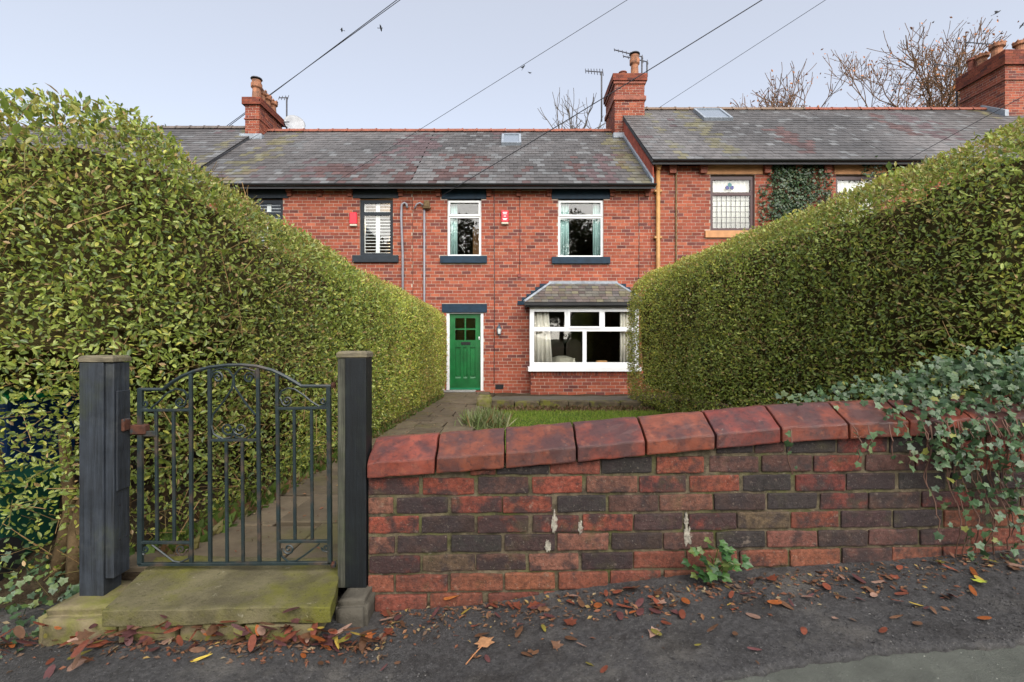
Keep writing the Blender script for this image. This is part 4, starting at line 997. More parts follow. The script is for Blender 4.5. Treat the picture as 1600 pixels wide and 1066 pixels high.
gutter(lh, LX0, LX1, Z_E - .01)
corbels(lh, [fx(v) for v in (453, 500, 547, 626.5)], Z_E - .06, m_terra)
c2 = chimney(lh, -8.50, -8.05, 15.4, 16.95, CZ + 6.2, CZ + 7.75, [(CZ + 7.52, CZ + 7.75, .07), (CZ + 7.05, CZ + 7.10, .03)],
        [(-8.25, 15.62, .62, .14, 'tall'), (-8.27, 15.98, .5, .12, 'crown'), (-8.27, 16.32, .5, .12, 'crown'), (-8.27, 16.68, .5, .14, 'crown')])
MB().box(-8.62, -7.9, 15.24, 15.44, CZ + 6.36, CZ + 6.55).build('apron_flashing', m_lead, c2, bevel=.02)
# drain and cable pipes on the left house
def pipe(house, pts, r, mat, name='drainpipe'): return MB().tube([Vector(p) for p in pts], r, 8).build(name, mat, house, smooth=True)
a = fx(628)
pipe(lh, [(fx(637), HY - .06, fz(326)), (fx(636), HY - .06, fz(320)), (fx(632.5), HY - .06, fz(318)), (fx(628.5), HY - .06, fz(321)), (fx(627.5), HY - .05, fz(340)), (fx(630), HY - .05, fz(400)), (fx(630), HY - .05, fz(618))], .03, m_greypipe)
a = fx(663.5)
pipe(lh, [(a, HY - .05, fz(326)), (a, HY - .05, fz(618))], .026, m_greypipe)
hp = MB().box(fx(661), fx(674), HY - .14, HY - .03, fz(328), fz(325)).box(fx(663), fx(672), HY - .12, HY - .04, fz(325), fz(315)).build('pipe_head', m_bark, lh, bevel=.02)
pipe(lh, [(fx(648), HY - .05, fz(327)), (fx(652), HY - .06, fz(320)), (fx(657), HY - .06, fz(318)), (fx(662), HY - .06, fz(322))], .022, m_greypipe)

# ---- far left house (roof and upper wall)
fl_ = thing('terraced_house', 'red brick terraced house beyond the left chimney, only its slate roof above the hedge', 'house', (-11.2, HY, ZB), 'terraced houses')
backing(fl_, -20.2, -8.28, ZB, ZT, HY + .0035, []); bricks(fl_, (-20.2, HY, ZB), (1, 0, 0), (0, -1, 0), 11.92, ZT - ZB)
shell(fl_, -20.2, -8.28, ZB, Z_E + .1, Z_R + .1)
roof(fl_, -20.2, -8.28, Z_E + .1, Z_R + .1, slate_col(1.4, [(-8.6, .2)]), 0, M('grey_ridge', (0.12, 0.10, 0.09), rough=.85, var=(8, .3)))
gutter(fl_, -20.2, -8.28, Z_E + .09)

# ---- right house
rh = thing('terraced_house', 'higher red brick house with leaded maroon window and ochre drainpipe', 'house', (6.6, HY, ZB), 'terraced houses')
RX0, RX1 = 3.57, 9.63
Z_E2, Z_R2 = CZ + 4.55, CZ + 7.66; ZT2 = Z_E2 - .06
rw = (fx(1110), fx(1179.5), fz(361), fz(273)); rw2 = (fx(1306), fx(1375), fz(361), fz(273))
rl = [(fx(1101), fx(1192), fz(272.5), fz(257.5)), (fx(1303), fx(1384), fz(272.5), fz(257.5))]
rs = [(fx(1101), fx(1192), fz(372), fz(361)), (fx(1298), fx(1384), fz(372), fz(361))]
backing(rh, RX0, RX1, ZB, ZT2, HY + .0035, [rw, rw2])
relR = lambda o: (o[0] - RX0, o[1] - RX0, o[2] - ZB, o[3] - ZB)
bricks(rh, (RX0, HY, ZB), (1, 0, 0), (0, -1, 0), RX1 - RX0, ZT2 - ZB, [relR(o) for o in [rw, rw2] + rl + rs], 0, None, 0.95)
for o in rl: beam('lintel', m_sandst, rh, *o)
for o in rs: beam('window_sill', m_sandst, rh, o[0], o[1], o[2], o[3], HY - .06, HY + .12)
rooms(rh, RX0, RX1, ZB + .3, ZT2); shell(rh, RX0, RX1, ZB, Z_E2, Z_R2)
# brick gable showing above the lower roof
gb = MB().prism([(HY + .02, CZ + 3.7), (2 * RY - HY, CZ + 3.7), (RY, Z_R2 - .14), (HY + .02, Z_E2 - .1)][:0] or [(HY - .2, Z_E2 - .13), (HY - .2, Z_E - .1), (RY, Z_R - .1), (2 * RY - EY, Z_E - .1), (2 * RY - EY, Z_E2 - .13), (RY, Z_R2 - .15)], 'x', RX0 - .02, RX0 + .003)
gb.build('gable_face', M('gable_brick', (0.34, 0.075, 0.045), rough=.88, var=(5, .35), dirt=[((.15, .06, .05), 9, .5, .7, .6)], bump=[(30, .5, .01)]), rh)
MB().hexa([(RX0 - .06, EY - .02, Z_E + .02), (RX0 - .02, EY - .02, Z_E + .02), (RX0 - .02, RY, Z_R + .02), (RX0 - .06, RY, Z_R + .02), (RX0 - .06, EY - .02, Z_E + .11), (RX0 - .021, EY - .02, Z_E + .13), (RX0 - .021, RY, Z_R + .13), (RX0 - .06, RY, Z_R + .11)]).build('step_flashing', m_lead, rh)
roof(rh, RX0 - .04, RX1, Z_E2, Z_R2, red_patches([(RX(1215, .4), RX(1275, .2), .05, .55)], slate_col(0.9, [(4.35, .12), (5.6, .35)])), 0, M('brown_ridge', (0.16, 0.11, 0.08), rough=.85, var=(8, .3)))
gutter(rh, RX0 - .05, RX1, Z_E2 - .01)
for v in (1050, 1098, 1197.5, 1245, 1290): MB().box(fx(v) - .09, fx(v) + .09, HY - .12, HY + .03, Z_E2 - .17, Z_E2 - .07).box(fx(v) - .085, fx(v) + .085, HY - .10, HY + .03, Z_E2 - .27, Z_E2 - .172).build('corbel', m_terra, rh, bevel=.006)
fr = window(rh, *rw[:2], rw[2], rw[3] - .03, HY + .06, m_maroon, rails=[fz(302)], w=.085, d=.07)
window(rh, *rw2[:2], rw2[2], rw2[3] - .03, HY + .06, m_maroon, rails=[fz(302)], w=.085, d=.07)
for wv in (rw, rw2):
    m = MB(); nxx = 8
    for k in range(1, nxx): xx = wv[0] + .085 + (wv[1] - wv[0] - .17) * k / nxx; m.box(xx - .006, xx + .006, HY + .082, HY + .088, wv[2] + .085, fz(302) - .04)
    for k in range(1, 6): zz = wv[2] + .085 + (fz(302) - .12 - wv[2]) * k / 6; m.box(wv[0] + .085, wv[1] - .085, HY + .0825, HY + .0875, zz - .006, zz + .006)
    m.build('lead_came', m_lattice, rh)
    curtain(rh, wv[0] + .05, wv[1] - .05, wv[2] + .05, wv[3] - .06, HY + .15, m_net, 9, .012)
ex, ez = fx(1142.5), fz(289)
for ox, oz, r_, mm in ((-.06, -.045, .05, m_stain_b), (.06, -.045, .05, m_stain_b), (0, .025, .055, m_stain_t)):
    MB().prism([(ex + ox + r_ * math.cos(t), ez + oz + r_ * math.sin(t)) for t in np.linspace(0, 2 * PI, 12)[:-1]], 'y', HY + .080 - (.001 if mm is m_stain_t else 0), HY + .087).build('stained_emblem', mm, rh)
a = fx(1027)
pipe(rh, [(a, HY - .07, fz(262)), (a, HY - .07, ZB)], .055, m_ochre)
MB().lathe(a, HY - .09, [(.055, fz(268)), (.11, fz(258)), (.12, fz(256))], 12).build('hopper', m_ochre, rh)
for zz in (300, 372, 440): MB().box(a - .1, a + .1, HY - .10, HY - .003, fz(zz) - .03, fz(zz) + .03).build('pipe_bracket', m_ochre, rh, bevel=.01)
pipe(rh, [(fx(1056), HY - .03, fz(258)), (fx(1056), HY - .03, ZB)], .022, m_bark, 'cable_pipe')
skylight(rh, RX(1092, .82), RX(1136, .82), .72, .95, Z_E2, Z_R2, m_lead)

# ---- far right house
fr_ = thing('terraced_house', 'far right brick house with a broad chimney, its slate roof rising behind the right hedge', 'house', (13, HY, ZB), 'terraced houses')
backing(fr_, 9.64, 30, ZB, ZT2, HY + .0035, []); bricks(fr_, (9.64, HY, ZB), (1, 0, 0), (0, -1, 0), 20.36, ZT2 - ZB)
shell(fr_, 9.64, 30, ZB, Z_E2, Z_R2)
roof(fr_, 9.64, 30, Z_E2, Z_R2, red_patches([(RX(1400, .55), RX(1470, .3), .35, .85)], slate_col(0.9, [(15.2, .2)])), 0, m_terra)
gutter(fr_, 9.64, 30, Z_E2 - .01)
c3 = chimney(fr_, 15.7, 17.0, 15.4, 16.95, CZ + 6.8, CZ + 9.25, [(CZ + 8.78, CZ + 9.25, .08), (CZ + 8.3, CZ + 8.36, .04)],
        [(15.95, 16.75, .4, .14, 'low'), (15.95, 16.4, .45, .15, 'crown'), (15.95, 15.9, .5, .17, 'crown'), (16.5, 15.7, .45, .15, 'crown')])
MB().hexa([(15.6, 15.3, CZ + 7.12), (15.72, 15.3, CZ + 7.12), (15.72, 16.1, CZ + 7.62), (15.6, 16.1, CZ + 7.62), (15.6, 15.3, CZ + 7.32), (15.72, 15.3, CZ + 7.32), (15.72, 16.1, CZ + 7.85), (15.6, 16.1, CZ + 7.85)]).build('apron_flashing', m_lead, c3)

# ---- fixtures on the walls
def alarm(x, y, label):
    a, b_ = P(x - 5.7, y + 8, HY), P(x + 5.7, y - 10, HY)
    t = thing('alarm_box', label, 'alarm box', ((a.x + b_.x) / 2, HY - .03, a.z), 'burglar alarm boxes')
    MB().box(a.x, b_.x, HY - .075, HY - .004, a.z, b_.z).build('housing', m_red, t, bevel=.012)
    MB().box(a.x + .004, b_.x - .004, HY - .07, HY - .004, a.z - .055, a.z - .001).build('strobe', m_cream, t, bevel=.01)
    return t, a, b_
t, a, b_ = alarm(789, 340, 'red alarm box with white print between the two upper windows over the door')
for k, (zf, wf) in enumerate(((.82, .6), (.70, .5), (.50, .3), (.28, .6), (.20, .45))):
    w = (b_.x - a.x) * wf / 2; c = (a.x + b_.x) / 2; z = a.z + (b_.z - a.z) * zf
    MB().box(c - w, c + w, HY - .078, HY - .0745, z - .008, z + .008).build('print_mark', m_white, t)
alarm(553, 343, 'plain red alarm box left of the shuttered charcoal window')
lx, lz = fx(780), fz(522)
t = thing('wall_lantern', 'small blue-grey wall lantern on the brickwork right of the green door', 'lantern', (lx, HY, lz))
m_lant = M('lantern_metal', (0.03, 0.06, 0.09), rough=.45)
MB().box(lx - .03, lx + .03, HY - .012, HY - .003, lz - .02, lz + .1).tube([(lx, HY - .01, lz + .05), (lx, HY - .08, lz + .04), (lx, HY - .1, lz + .12)], .01).build('bracket', m_lant, t)
MB().lathe(lx, HY - .1, [(.028, lz - .03), (.045, lz - .01), (.045, lz + .0)], 6).lathe(lx, HY - .1, [(.07, lz + .14), (.05, lz + .18), (.015, lz + .22), (.01, lz + .25)], 6).build('cap', m_lant, t)
MB().lathe(lx, HY - .1, [(.035, lz + .001), (.06, lz + .139)], 6).build('glass', m_lampg, t)
for k in range(6):
    th = k * PI / 3; MB().tube([(lx + .037 * math.cos(th), HY - .1 + .037 * math.sin(th), lz), (lx + .062 * math.cos(th), HY - .1 + .062 * math.sin(th), lz + .14)], .005, 4).build('glazing_bar', m_lant, t)
sx_, sz_ = fx(691.5), fz(618)
t = thing('boot_scraper', 'small white metal boot scraper on the path left of the green door', 'boot scraper', (sx_, HY - .3, sz_))
MB().box(sx_ - .09, sx_ + .09, HY - .42, HY - .28, path_z(12), path_z(12) + .03).build('base', m_white, t, bevel=.005)
MB().box(sx_ - .08, sx_ + .08, HY - .36, HY - .34, path_z(12) + .03, path_z(12) + .12).tube([(sx_ + .0, HY - .33, path_z(12) + .03), (sx_ + .0, HY - .33, path_z(12) + .3)], .012, 6).build('scraper', m_white, t)
for x, y0_, y1_, w in ((772, 297, 600, .008), (812, 297, 432, .006), (998, 298, 440, .006)):   # thin cables down the brickwork
    pipe(ch, [(fx(x), HY - .008, fz(y0_)), (fx(x) + .01, HY - .008, fz((y0_ + y1_) / 2)), (fx(x), HY - .008, fz(y1_))], w, m_wire, 'cable')
MB().box(fx(774), fx(786.5), HY - .012, HY + .01, fz(608), fz(601)).build('air_brick', m_black, ch)
MB().box(bx(906), bx(919), BY - .010, BY + .01, bz(623), bz(617)).build('air_brick', m_black, ch)
MB().box(fx(809), fx(814), HY - .03, HY - .003, fz(433), fz(428)).build('cable_box', m_clayt, ch)

# ------------------------------------------------------------------ terrace kerb, lawn
KY = 8.75
MB_z = lambda y: CZ - .92 - .035 * y
tag(MB().hexa([(-.42, KY + .2, CZ - 1.14), (3.3, KY + .2, CZ - 1.14), (3.3, HY, CZ - 1.41), (-.75, HY, CZ - 1.41)][:4] + [(-.42, KY + .2, CZ - 1.10), (3.3, KY + .2, CZ - 1.10), (3.3, HY, CZ - 1.385), (-.75, HY, CZ - 1.385)]).build('terrace', M('damp_paving', (0.085, 0.08, 0.065), rough=.8, var=(5, .4), dirt=[((.06, .07, .02), 3, .5, .7, .7)], bump=[(30, .4, .01)])), kind='structure')
kerb = thing('garden_kerb', 'low mossy stone kerb between the lawn and the bay window terrace', 'kerb', (1, KY, CZ - 1.25))
x = -.42
while x < 3.3:
    w = random.uniform(.35, .6)
    o = MB().box(x, min(x + w, 3.35) - .012, KY + random.uniform(-.02, .02), KY + .2, CZ - 1.32, CZ - 1.095 + random.uniform(-.012, .012)).build('kerb_stone', M('damp_mossy_stone', (0.085, 0.065, 0.04), rough=.95, var=(9, .4), dirt=[((.12, .12, .015), 5, .48, .62, .9), ((.03, .025, .018), 7, .5, .7, .7)], bump=[(20, .8, .02)]), kerb, bevel=.02, seg=2, jitter=.006)
    x += w
rough_stone('stone_pier', 'stubby mossy stone pier at the corner of path and kerb', -.63, -.38, KY - .1, KY + .25, CZ - 1.4, CZ - .985, m_stone)
def lawn_z(x, y): return path_z(y) - .035
LY0, LY1 = 2.6, 8.0
lw_ = grid('lawn', np.linspace(-.42, 3.4, 40), np.linspace(LY0, LY1, 60), lambda X, Y: lawn_z(X, Y) + .01 * np.sin(X * 5) * np.sin(Y * 4), m_lawn)
n = 46000
pos = np.stack([rng.uniform(-.4, 3.2, n), LY0 + (LY1 + .1 - LY0) * rng.uniform(0, 1, n) ** .7, np.zeros(n)], 1)
pos[:, 2] = lawn_z(pos[:, 0], pos[:, 1]) - .004
ax = np.stack([rng.normal(0, .45, n), rng.normal(0, .45, n), np.ones(n)], 1); A, S, N = frames(ax, rng.normal(size=(n, 3)))
cols = pick([(0.17, 0.255, 0.028), (0.22, 0.30, 0.04), (0.13, 0.20, 0.026), (0.3, 0.28, 0.08)], [4, 3, 3, 1], n)
me = scatter('lawn_grass', [(0, -.06, 0), (0, .06, 0), (.6, .04, .05), (.6, -.04, .05), (1, 0, .15)], [(0, 1, 2, 3), (3, 2, 4)], pos, A, S, N, rng.uniform(.022, .05, n), cols)
me.materials.append(m_grass); tag(link('grass', me), 'short bright green lawn grass in front of the bay window', 'grass', kind='stuff')

# ------------------------------------------------------------------ hedges
LEAF8 = [(0, 0, 0), (.3, .21, .05), (.68, .2, .05), (1, 0, -.05), (.68, -.2, .05), (.3, -.21, .05), (.3, 0, -.01), (.68, 0, -.01)]
LEAF8F = [(0, 1, 6), (1, 2, 7, 6), (2, 3, 7), (3, 4, 7), (4, 5, 6, 7), (5, 0, 6)]
LEAF4 = [(0, 0, 0), (.5, .25, .08), (1, 0, 0), (.5, -.25, .08)]
LEAF4F = [(0, 1, 2), (0, 2, 3)]
def mesh_unit(name, tv, tf, mat):
    me = bpy.data.meshes.new(name); me.from_pydata([tuple(v) for v in tv], [], tf); me.materials.append(mat); return me
U_LEAF = mesh_unit('hedge_leaf', LEAF8, LEAF8F, m_leaf_o)
def place(name, me, parent, p, A, S, N, size, col):
    o = link(name, me, parent, p)
    Mx = Matrix((A, S, N)).transposed()
    o.rotation_euler = Mx.to_euler(); o.scale = (size,) * 3; o.color = (*col, 1)
    return o
GREENS = [(0.265, 0.335, 0.055), (0.385, 0.45, 0.11), (0.195, 0.265, 0.058), (0.48, 0.47, 0.09), (0.46, 0.31, 0.14), (0.11, 0.165, 0.047)]
def hedge(name, label, xc, w, y0, y1, ztop, zbot, dens, front_only_x, thin=None):
    """clipped privet: leaves through a deep shell over a rounded body, twigs, stems. xc(y), ztop(y) functions"""
    t = thing(name, label, 'hedge', (float(xc(np.array([y0]))[0]), y0 + .3, float(zbot(np.array([y0]))[0]) + .2))
    n_ = 5.0
    th = np.linspace(0, 2 * PI, 721)[:-1]
    cu = np.sign(np.cos(th)) * np.abs(np.cos(th)) ** (2 / n_); cv = np.sign(np.sin(th)) * np.abs(np.sin(th)) ** (2 / n_)
    seg = np.hypot(np.diff(cu, append=cu[0]) * w, np.diff(cv, append=cv[0]) * 1.0); cum = np.cumsum(seg) / seg.sum()
    yc, L_ = (y0 + y1) / 2, (y1 - y0) / 2
    def shape(u, v, y, k):
        zt, zb_ = ztop(y), zbot(y); h = (zt - zb_) / 2
        return np.stack([xc(y) + u * w * k, y, (zt + zb_) / 2 + v * h * k], 1)
    def sample(n_side, n_cap):
        r_ = rng.uniform(0, 1, n_side); i = np.searchsorted(cum, r_) % 720; fr_ = rng.uniform(0, 1, n_side); j = (i + 1) % 720
        uu = cu[i] * (1 - fr_) + cu[j] * fr_; vq = cv[i] * (1 - fr_) + cv[j] * fr_
        y = rng.uniform(y0, y1, n_side); k = np.clip(1 - (np.abs(y - yc) / L_) ** 80, 0, 1) ** (1 / 5)
        p1 = shape(uu, vq, y, k)
        nm = np.stack([np.sign(uu) * np.abs(uu) ** (n_ - 1) / w, np.zeros(n_side), np.sign(vq) * np.abs(vq) ** (n_ - 1)], 1)
        q = rng.uniform(-1, 1, (n_cap * 2, 2)); q = q[(np.abs(q) ** n_).sum(1) < 1][:n_cap]
        rho = (np.abs(q) ** n_).sum(1) ** (1 / n_); s = np.where(rng.uniform(size=len(q)) < .8, -1, 1)
        yy = yc + s * L_ * np.clip(1 - rho ** 5, 0, 1) ** (1 / 80)
        p2 = shape(q[:, 0], q[:, 1], yy, 1.0)
        n2 = np.stack([q[:, 0] * .3, s * 1.0, q[:, 1] * .3], 1)
        return np.concatenate([p1, p2]), unit(np.concatenate([nm, n2]))
    area = 2 * (2 * w + 1.1) * (y1 - y0)
    p, nm = sample(int(area * dens), int(2 * w * 2.1 * dens * 1.3))
    lump = noise3(p, 2.6) * .024 + noise3(p + 11, 9) * .018
    dep = np.where(rng.uniform(size=len(p)) < .62, np.abs(rng.normal(0, .034, len(p))), rng.uniform(.04, .15, len(p)))
    out = rng.uniform(size=len(p)) < .04; dep[out] = -rng.uniform(0, .035, out.sum())
    p = p + nm * (lump - dep)[:, None]
    camv = unit(np.array([[0, 0, CZ]]) - p); face = (nm * camv).sum(1)
    keep = (face > -.15) | (rng.uniform(size=len(p)) < .22)
    keep &= p[:, 2] > zbot(p[:, 1]) + .27
    hole = noise3(p + 3, 5.0)                                     # thin places
    keep &= rng.uniform(size=len(p)) > .5 * smooth01(hole, .6, 1.2)
    if thin is not None: keep &= rng.uniform(size=len(p)) < thin(p)
    p, nm, face, dep = p[keep], nm[keep], face[keep], dep[keep]; n = len(p)
    size = (.016 + .030 * rng.beta(1.5, 2.6, n)) * np.where(face < -.15, 1.7, 1.0)
    ax = nm * rng.uniform(-.1, .7, (n, 1)) + rng.normal(0, .75, (n, 3)) + np.array([0, 0, .35])
    ln = nm * .8 + np.array([0, 0, .55]) + rng.normal(0, .5, (n, 3))
    A, S, N = frames(ax, ln)
    cols = pick(GREENS, [5, 4.5, 3.5, 1.8, .9, 2.2], n)
    tone = noise3(p, 1.3); cols *= (1 + .16 * tone)[:, None]
    tops = (nm[:, 2] > .55) & (rng.uniform(size=n) < .5); cols[tops] = cols[tops] * .45 + np.array([(0.36, 0.28, 0.08)]) * .55
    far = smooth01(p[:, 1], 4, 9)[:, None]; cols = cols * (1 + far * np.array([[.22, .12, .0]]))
    dist = np.linalg.norm(p - np.array([[0, 0, CZ]]), axis=1)
    near = dist < 4.2
    vis = near & (face > .1) & (dep < .03) & (p[:, 2] < CZ + 1.0)
    xs_ = (p[:, 0] / p[:, 1]) * F
    vis &= (np.abs(xs_) < 800)
    idx = np.where(vis)[0]; idx = idx[np.argsort(dist[idx] / size[idx])][:900]; idx = rng.choice(idx, min(300, len(idx)), replace=False)
    single = np.zeros(n, bool); single[idx] = True
    for q in idx: place('leaf', U_LEAF, t, p[q], A[q], S[q], N[q], size[q], cols[q])
    a = near & ~single; b_ = ~near
    me1 = scatter('near_foliage', LEAF8, LEAF8F, p[a], A[a], S[a], N[a], size[a], cols[a]); me1.materials.append(m_leaf)
    link('foliage', me1, t)['kind'] = 'stuff'
    if b_.any():
        me2 = scatter('far_foliage', LEAF4, LEAF4F, p[b_], A[b_], S[b_], N[b_], size[b_] * 1.2, cols[b_]); me2.materials.append(m_leaf)
        link('foliage', me2, t)['kind'] = 'stuff'
    # twigs pushing out of the clipped face
    tp, tn = sample(int(area * 120), int(2 * w * 2.1 * 190))
    tp = tp + tn * (noise3(tp, 3.2) * .05)[:, None]
    kk = (tp[:, 2] > zbot(tp[:, 1]) + .3) & ((tn * unit(np.array([[0, 0, CZ]]) - tp)).sum(1) > -.2)
    tp, tn = tp[kk], tn[kk]; m_ = len(tp); ln_ = rng.uniform(.10, .26, m_)
    A, S, N = frames(tn + rng.normal(0, .55, (m_, 3)) + np.array([0, 0, .35]), rng.normal(size=(m_, 3)))
    tp = tp - A * (ln_ * .88)[:, None]
    sz = np.stack([ln_, rng.uniform(.0012, .0027, m_), rng.uniform(.0012, .0027, m_)], 1)
    tv = [(0, 1, 0), (0, -.5, .87), (0, -.5, -.87), (1, .6, 0), (1, -.3, .5), (1, -.3, -.5)]
    me3 = scatter('twigs', tv, [(0, 1, 4, 3), (1, 2, 5, 4), (2, 0, 3, 5), (3, 4, 5)], tp, A, S, N, sz, pick([(0.30, 0.19, 0.085), (0.20, 0.14, 0.06), (0.14, 0.12, 0.045)], [3, 2, 2], m_)); me3.materials.append(m_twig)
    link('twigs', me3, t)['kind'] = 'stuff'
    # dark woody inside
    bm = bmesh.new(); ny_, nth = 40, 28; ring = []
    for a_ in range(ny_ + 1):
        yy = y0 + .2 + (y1 - y0 - .4) * a_ / ny_; k = 1.0 if 0 < a_ < ny_ else 0.9
        row = []
        for j in range(nth):
            q = int(j * 720 / nth); ya = np.array([yy]); zt, zb_ = float(ztop(ya)[0]), float(zbot(ya)[0])
            if yy < 3.4 and thin is not None: zb_ = max(zb_, CZ - .62)
            zb_ += .3
            h = (zt - zb_) / 2; kk2 = k * (1 - .2 / w) ; kz = k * (1 - .2 / h)
            row.append(bm.verts.new((float(xc(ya)[0]) + cu[q] * w * kk2 + random.uniform(-.03, .03), yy, (zt + zb_) / 2 + cv[q] * h * kz + random.uniform(-.03, .03))))
        ring.append(row)
    for a_ in range(ny_):
        for j in range(nth): bm.faces.new((ring[a_][j], ring[a_][(j + 1) % nth], ring[a_ + 1][(j + 1) % nth], ring[a_ + 1][j]))
    bm.faces.new(ring[0]); bm.faces.new(ring[-1][::-1]); bmesh.ops.recalc_face_normals(bm, faces=bm.faces)
    me4 = bpy.data.meshes.new('branch_core'); bm.to_mesh(me4); bm.free(); me4.materials.append(m_core); link('branch_core', me4, t)
    # stems
    y = y0 + .12
    while y < y1 - .2:
        for side in ((0.25, -.25) if y < 4.5 else (.3,)):
            ya = np.array([y]); bx_ = float(xc(ya)[0]) + side * w * random.uniform(.6, 1.3) * (1 if front_only_x > 0 else 1); z0 = float(soil_z(np.array([bx_]), ya)[0]) - .06
            pts = [Vector((bx_, y, z0))]
            for k in range(4):
                pts.append(pts[-1] + Vector((random.uniform(-.06, .06), random.uniform(-.06, .06), random.uniform(.2, .3))))
            r0 = random.uniform(.014, .03)
            MB().tube(pts, [r0 * 1.3, r0, r0 * .85, r0 * .7, r0 * .4], 7).build('stem', m_bark, t, smooth=True)
        y += random.uniform(.22, .4) if y < 4.5 else random.uniform(.6, 1)
    return t
ip = lambda xs, ys: (lambda y: np.interp(y, xs, ys))
def thin_l(p):
    low = smooth01(p[:, 2], CZ - 1.0, CZ - .5)
    nearf = 1 - smooth01(p[:, 1], 2.5, 3.4)
    out = 1 - nearf * (1 - low) * .8
    left = (p[:, 0] < -1.72) & (p[:, 1] < 2.6) & (p[:, 2] < CZ - .1)
    return np.where(left, out * (.75 + .25 * smooth01(p[:, 2], CZ - .8, CZ - .3)), out)
hl = hedge('privet_hedge', 'tall clipped privet hedge along the path, left of the green door', lambda y: np.full_like(y, -2.78), 1.24, 2.14, 11.4,
      ip([2.1, 2.6, 3.5, 6, 11.5], [CZ + 1.25, CZ + 1.16, CZ + 1.00, CZ + .91, CZ + .84]), lambda y: soil_z(np.full_like(y, -2.0), y) - .22, 5600, 1, thin_l)
def thin_r(p):
    low = smooth01(p[:, 2], CZ - .75, CZ - .1)
    nearf = 1 - smooth01(p[:, 1], 2.7, 3.4)
    return 1 - nearf * (1 - low) * .6
hr = hedge('privet_hedge', 'tall clipped privet hedge rising behind the brick wall, right of the lawn', ip([2.4, 4, 7, 9.7], [3.55, 3.50, 3.36, 3.22]), .95, 2.42, 9.7,
      ip([2.4, 4, 7, 9.7], [CZ + 1.27, CZ + 1.29, CZ + 1.32, CZ + 1.31]), lambda y: soil_z(np.full_like(y, 2.6), y) - .22, 5600, -1, thin_r)

# ------------------------------------------------------------------ ivy and small plants
def lobed(n_l, depth, sh=1.0):
    pts = [(0, 0)]
    lob = {5: [(-118, .58), (-60, .74), (0, 1.0), (60, .74), (118, .58)]}[n_l]
    out = []
    for i, (a_, r_) in enumerate(lob):
        out.append((math.cos(R(a_)) * r_, math.sin(R(a_)) * r_))
        if i < len(lob) - 1:
            m_ = (a_ + lob[i + 1][0]) / 2; rr = depth * (r_ + lob[i + 1][1]) / 2
            out.append((math.cos(R(m_)) * rr, math.sin(R(m_)) * rr))
    return [(0.35, 0, .0)] + [(x + .35, y, -.10 * (x * x + y * y) + .07 * abs(y)) for x, y in [(-.12, 0)] + out]
IVY = [(x * .62, y * .62, z) for x, y, z in lobed(5, .72)]
IVYF = [(0, i, i + 1) for i in range(1, len(IVY) - 1)] + [(0, len(IVY) - 1, 1)]
U_IVY = mesh_unit('ivy_leaf', IVY, IVYF, m_ivy_o)
IVYC = [(0.050, 0.098, 0.040), (0.080, 0.135, 0.060), (0.034, 0.070, 0.030), (0.10, 0.135, 0.055), (0.17, 0.18, 0.04)]
def ivy(name, label, pts, nrm, sizes, n_single, stems, group=None, pal=None):
    t = thing(name, label, 'ivy', tuple(pts[0]), group)
    pts = np.asarray(pts); n = len(pts)
    ax = rng.normal(0, .55, (n, 3)) + np.array([0, -.15, -.6]); A, S, N = frames(ax, nrm + rng.normal(0, .38, (n, 3)))
    cols = pick(pal or IVYC, ([4, 3, 3, 1, .35])[:len(pal or IVYC)], n)
    idx = rng.choice(n, min(n_single, n), replace=False); single = np.zeros(n, bool); single[idx] = True
    for q in idx: place('leaf', U_IVY, t, pts[q], A[q], S[q], N[q], sizes[q], cols[q])
    a = ~single
    if a.any():
        me = scatter('ivy_foliage', IVY, IVYF, pts[a], A[a], S[a], N[a], sizes[a], cols[a]); me.materials.append(m_ivy); link('foliage', me, t)['kind'] = 'stuff'
    if stems:
        m = MB()
        for s in stems: m.tube(s, .0024, 5, (0.14, 0.08, 0.06), caps=False)
        m.build('stems', m_twig, t, fix=False)['kind'] = 'stuff'
    return t
# mass on the right end of the wall, strands hanging down the face
pts = []; nr = []
for _ in range(1900):
    u = random.betavariate(2.4, 1.2); X0 = 1.05 + 1.75 * u
    if random.random() > float(smooth01(np.array([X0]), .95, 1.75)[0]): continue
    back = random.uniform(.05 if X0 < 1.5 else -.05, .42); lift = max(0, random.gauss(.10 + .13 * smooth01(np.array([X0]), 1.35, 2.2)[0], .06)) * (1 - abs(back - .16) * 1.2)
    zt = copz(X0) + (.06 if back < .02 else .115) + lift * (.15 + .55 * min(1, max(0, (X0 - 1.1) / .9)))
    pts.append((X0, wall_y(X0) - .03 + back, zt)); nr.append((0, -.65, .75))
for _ in range(430):                     # clinging over the coping itself
    X0 = 1.5 + .95 * random.betavariate(1.6, 1.0); back = random.uniform(-.06, .14)
    if random.random() > float(smooth01(np.array([X0]), 1.42, 1.72)[0]): continue
    zt = copz(X0) + (.045 if back < -.02 else .075 + max(0, back + .028) * .59) + abs(random.gauss(0, .02))
    pts.append((X0, wall_y(X0) + back - .01, zt)); nr.append((0, -.6, .8))
stems = []
strands = [(1.68, .06), (1.74, .10), (1.78, .09), (1.84, .14), (1.88, .20), (1.94, .24), (1.98, .30), (2.01, .35), (2.05, .30), (2.10, .22), (2.16, .25), (2.24, .3), (2.3, .3), (1.40, .13), (1.46, .10), (1.62, .16), (1.70, .25), (1.76, .42), (1.80, .30), (1.86, .60), (1.90, .50), (1.93, .72), (1.96, .60), (1.99, .66), (2.03, .50), (2.08, .45), (2.14, .40), (2.2, .5), (1.15, .17), (1.55, .12), (1.83, .22), (2.06, .28), (1.72, .14)]
